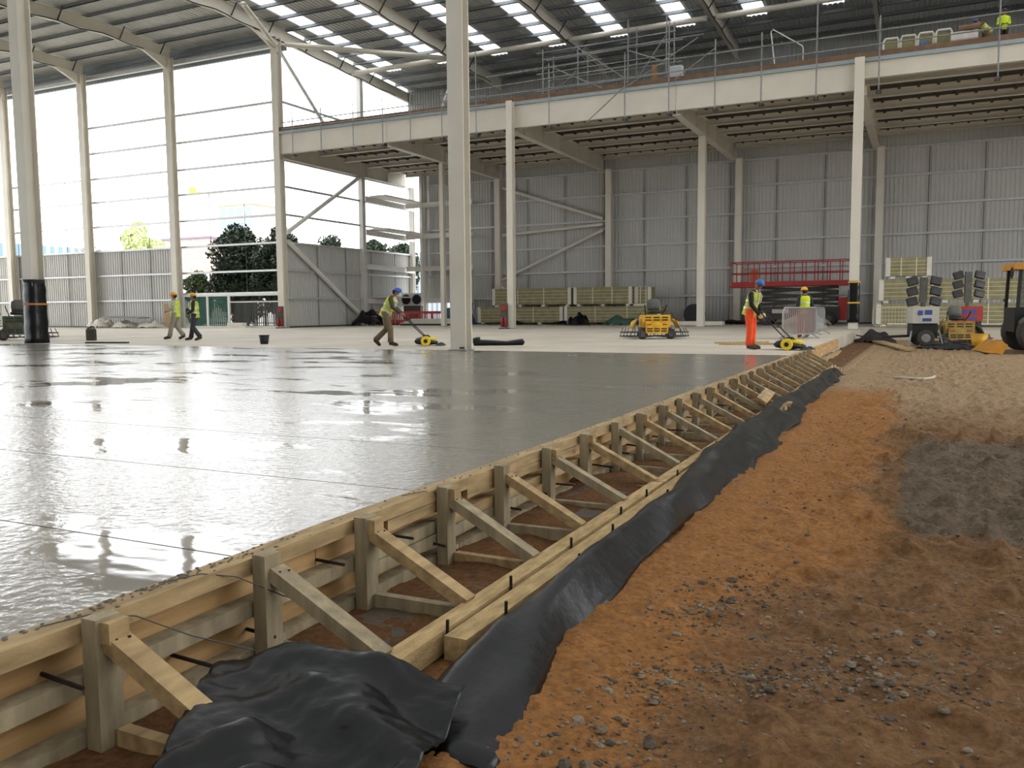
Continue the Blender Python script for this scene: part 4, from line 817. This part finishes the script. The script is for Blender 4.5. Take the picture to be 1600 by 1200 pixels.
# ------------------------------------------------------------------ on the mezzanine
KH = mat('khaki_infill', '85805C', .8, var=.1)
for k in range(4):
    t = thing('framed_panel', ['leftmost white framed khaki panel of the row on the mezzanine', 'second white framed khaki panel from the left on the mezzanine', 'third white framed panel on the mezzanine, with blue sheet', 'fourth white framed khaki panel, nearest the white pack'][k], 'framed panel', (-2.15+.76*k, 46.2, 12.87), R(4))
    W_, H_ = .72, 1.15+.03*k
    MB().path([(.05, 0, 0), (.03, 0, H_-.15), (.12, 0, H_), (W_-.08, 0, H_), (W_-.01, 0, H_-.12), (W_-.03, 0, 0)], .055, 8).build('frame', PACKW, t); MB().tube((.05, 0, .52), (W_-.05, 0, .52), .05, 8).build('mid_bar', PACKW, t); MB().lim(.06, W_-.06, .02, .06, .08, H_-.06).build('infill', KH, t)
t = thing('blue_wrap', 'blue plastic wrap hung over the third white framed panel', 'plastic wrap', (-.55, 46.1, 12.87)); MB().rings([((x, 0, .45+.1*math.sin(x*9)), .05, .3-.1*abs(x-.25), (0, 1, 0), (0, 0, 1)) for x in (0, .12, .25, .4, .5)], 8).build('sheet', mat('blue_wrap', '4A6C9C', .5), t, True)
t = thing('insulation_pack', 'white wrapped pack beside the bending worker on the mezzanine', 'pack', (.8, 45.6, 12.87)); MB().rings([((x, 0, .45), .35, .46-.04*(i % 2), (0, 1, 0), (0, 0, 1)) for i, x in enumerate((0, .05, .4, .8, 1.05, 1.1))], 8).build('wrap', mat('white_wrap', 'C6BFB8', .5, var=.1), t); MB().tube((.3, 0, 1.0), (1.2, 0, 1.05), .13, 10).build('brown_roll', BOARD, t)
bx_ = mat('cardboard', '94704A', .8, var=.1)
for k, (x, w_, h, l) in enumerate(((-11.2, 1.3, .55, 'long cardboard box on the mezzanine beside the blue bag'), (-8.9, .6, .6, 'small torn cardboard box on the mezzanine'), (-15.6, 1.6, .3, 'flat brown board stack at the mezzanine edge'), (-26.0, 2.0, .25, 'low brown board stack near the tall column on the mezzanine'))):
    o = MB().lim(0, w_, 0, .5, 0, h).lim(.02, w_-.02, -.12, .0, h-.02, h).build('cardboard_box', bx_); o.location = (x, 46.2, 12.87); tag(o, l, 'box')
heap((-10.2, 45.7, 12.87), .9, .4, .4, mat('blue_bag', '2C55A0', .6), 'blue_bag', 'blue bag before the cardboard box on the mezzanine', 'bag', 51, 12)
t = thing('electrical_box', 'white electrical cabinet on the mezzanine edge', 'cabinet', (-12.6, 45.9, 12.87)); MB().lim(0, .65, 0, .35, 0, 1.15).build('cabinet', WHITE, t); MB().lim(.03, .62, -.02, 0, .05, 1.1).build('door', mat('cab_grey', 'B8BEC0', .5), t)
o = MB().lim(0, .3, 0, .08, 0, 1.35).build('upright_board', bx_); o.location = (-13.6, 45.9, 12.87); tag(o, 'upright brown board left of the white electrical cabinet', 'board')
t = thing('mesh_panel', 'leaning mesh panel with a white tube frame on the mezzanine', 'mesh panel', (-7.7, 47.9, 12.77)); MB().path([(.35, 0, .1), (0, 0, 2.9), (.1, 0, 3.0), (1.6, 0, 1.95), (1.65, 0, 1.8), (1.65, 0, .2), (.35, 0, .1)], .03, 6).build('frame', WHITE, t)
for k in range(7): MB().tube((.2+.2*k, 0, .2), (.12+.21*k, 0, 2.75-.15*k), .006, 4).build('mesh_wire', GALV, t)
# ------------------------------------------------------------------ outside
LEAF = [mat('dark_leaf', '2C3D26', .5, var=.3, scale=2), mat('mid_leaf', '46572F', .5, var=.3, scale=2), mat('overexposed_leaf', 'CFD9A0', .6, var=.2, scale=2)]  # third leaf colour is lightened to carry the far tree's overexposure
def tree(loc, label, rx, rz_, zc, n, m, sz, trunk=True, g=None, blobs=26):
    t = thing('tree', label, 'tree', loc, 0, g); mb = MB(); bl_ = []
    for k in range(blobs):
        a = random.uniform(0, 6.28); u = random.uniform(-1, 1); q = math.sqrt(1-u*u)*random.uniform(.35, .85); bl_.append((q*math.cos(a)*rx, q*math.sin(a)*rx*.6, zc+u*rz_*.85, random.uniform(.22, .4)*min(rx, rz_)))
    for k in range(n):
        bx, by, bz, br = bl_[k % blobs]; v = Vector((random.gauss(0, 1), random.gauss(0, 1), random.gauss(0, 1))).normalized()*br*random.uniform(.75, 1.1); c = Vector((bx, by, bz))+v
        d1 = Vector((random.uniform(-1, 1), random.uniform(-1, 1), random.uniform(-1, 1))).normalized()*sz; d2 = d1.orthogonal().normalized()*sz*.45
        mb.add([c-d1, c+d2, c+d1, c-d2], [(0, 1, 2, 3)])
    mb.build('foliage', m, t)
    if trunk:
        MB().path([(0, 0, 0), (.1, 0, zc*.5), (0, 0, zc)], [.28, .2, .1], 8).build('trunk', mat('bark', '4A3D30', .9), t)
        for k in range(0, blobs, 2): MB().path([(0, 0, zc*.45), (bl_[k][0]*.5, bl_[k][1]*.5, (bl_[k][2]+zc*.45)/2+.2), bl_[k][:3]], [.09, .06, .02], 5).build('branch', MATS['bark'], t)
    return t
tree((-49.2, 52.4, -.15), 'big dark evergreen tree outside the open bay', 3.3, 3.6, 4.2, 17000, LEAF[0], .17, g=None, blobs=44)
tree((-44.6, 51.6, -.15), 'dark bushy tree close to the corner column outside', 2.3, 3.5, 4.2, 11000, LEAF[0], .16)
tree((-53.2, 51.6, -.15), 'lower yellow-green shrub beside the big evergreen tree', 1.5, 2.0, 2.4, 5000, LEAF[1], .15)
for k, (x, y, l) in enumerate(((-46.5, 60, 'dark shrub showing over the side wall by the corner column'), (-45.5, 66, 'dark shrub showing over the middle of the side wall'), (-45.4, 70, 'low dark shrub showing over the side wall by the stair frame'))): tree((x, y, -.15), l, 2.2, 2.0, 5.6-.1*k, 5000, LEAF[0], .16)
tree((-85, 74, -.15), 'pale yellow-green tree far beyond the low wall', 3.4, 3.2, 8.6, 5000, LEAF[2], .3)
bt = thing('tree', 'bare thin-branched tree far beyond the low wall', 'tree', (-93.0, 73, -.15)); br_ = mat('bare_twig', 'A08A78', .9)
MB().path([(0, 0, 0), (.1, 0, 5), (0, 0, 9)], [.25, .18, .1], 7).build('trunk', br_, bt)
for k in range(60): a = random.uniform(0, 6.28); L = random.uniform(1.5, 3.6); z = random.uniform(5, 9); MB().path([(0, 0, z), (math.cos(a)*L*.5, math.sin(a)*L*.5, z+L*.6), (math.cos(a)*L, math.sin(a)*L, z+L*1.1)], [.04, .028, .01], 5).build('branch', br_, bt)
fn = thing('palisade_fence', 'dark palisade fence outside the open bay', 'fence', (-50, 48.2, -.15))
for k in range(52): MB().lim(.2*k, .2*k+.07, 0, .02, 0, 2.0).build('pale', DARKROD, fn)
for z in (.4, 1.6): MB().lim(0, 10.4, .02, .06, z, z+.06).build('rail', DARKROD, fn)
def building(loc, W_, D_, H_, m, label, wm, nx_, nz_, roof=None, ww=.6, hh=.5):
    t = thing('building', label, 'building', loc); MB().lim(0, W_, 0, D_, 0, H_).build('walls', m, t)
    for i in range(nx_):
        for j in range(nz_):
            x = W_*(i+.5)/nx_; z = H_*(j+.5)/nz_; f = MB().lim(x-W_/nx_*ww/2, x+W_/nx_*ww/2, -.08, .02, z-H_/nz_*hh/2, z+H_/nz_*hh/2).build('window', wm, t)
    if roof: MB().lim(-.4, W_+.4, -.4, D_+.4, H_, H_+.5).build('roof', roof, t)
    return t
WB_ = mat('window_blue', 'A9B7C8', .2); building((-197, 170, -.15), 26, 12, 21, mat('hazed_brick', 'BBA79E', .9, var=.15, scale=.5), 'brick building with blue windows far beyond the low wall', WB_, 10, 7, mat('purple_roof', '8A7F9A', .6), .7, .45)  # haze and overexposure are mixed into these paled building colours
building((-226, 230, -.15), 16, 12, 38.5, mat('concrete_frame', 'C9C4BA', .8), 'unfinished tower block beyond the tree', mat('blue_wrap_far', '8FA5C6', .5), 4, 9, mat('frame_top', 'C2A88E', .7), .7, .7)
b_ = building((-104, 60, -.15), 26, 20, 10.2, mat('striped_shed', 'C3D0DA', .5), 'long pale blue striped shed beyond the low wall', mat('shed_stripe', '7E9DB6', .5), 22, 1, None, .45, .98); b_.rotation_euler = (0, 0, R(90))
building((-58, 88, -.15), 16, 18, 8.3, mat('grey_shed', 'B6BFC6', .5), 'grey-blue shed beyond the stair frame', mat('shed_line', '8C98A4', .5), 24, 1, None, .3, .96)
tc = thing('tower_crane', 'yellow tower crane beside the unfinished tower block', 'crane', (-221.6, 222, -.15)); YC = mat('crane_yellow', 'D9B84A', .6)
for a in (-.5, .5):
    for b_ in (-.5, .5): MB().tube((a, b_, 0), (a, b_, 42), .12, 4).build('mast_chord', mat('crane_blue', '8A96A6', .6), tc)
for k in range(21): MB().tube((-.5, -.5, 2*k), (.5, -.5, 2*k+2), .07, 4).build('lattice', MATS['crane_blue'], tc)
MB().bar((-8.5, 0, 42.8), (3, 0, 42), .5, .6).build('jib', YC, tc); MB().lim(-9, -7, -.6, .6, 42, 44.6).build('counterweight', YC, tc); MB().lim(-.8, .8, -1.2, -.2, 40.6, 42.2).build('cab', WHITE, tc)
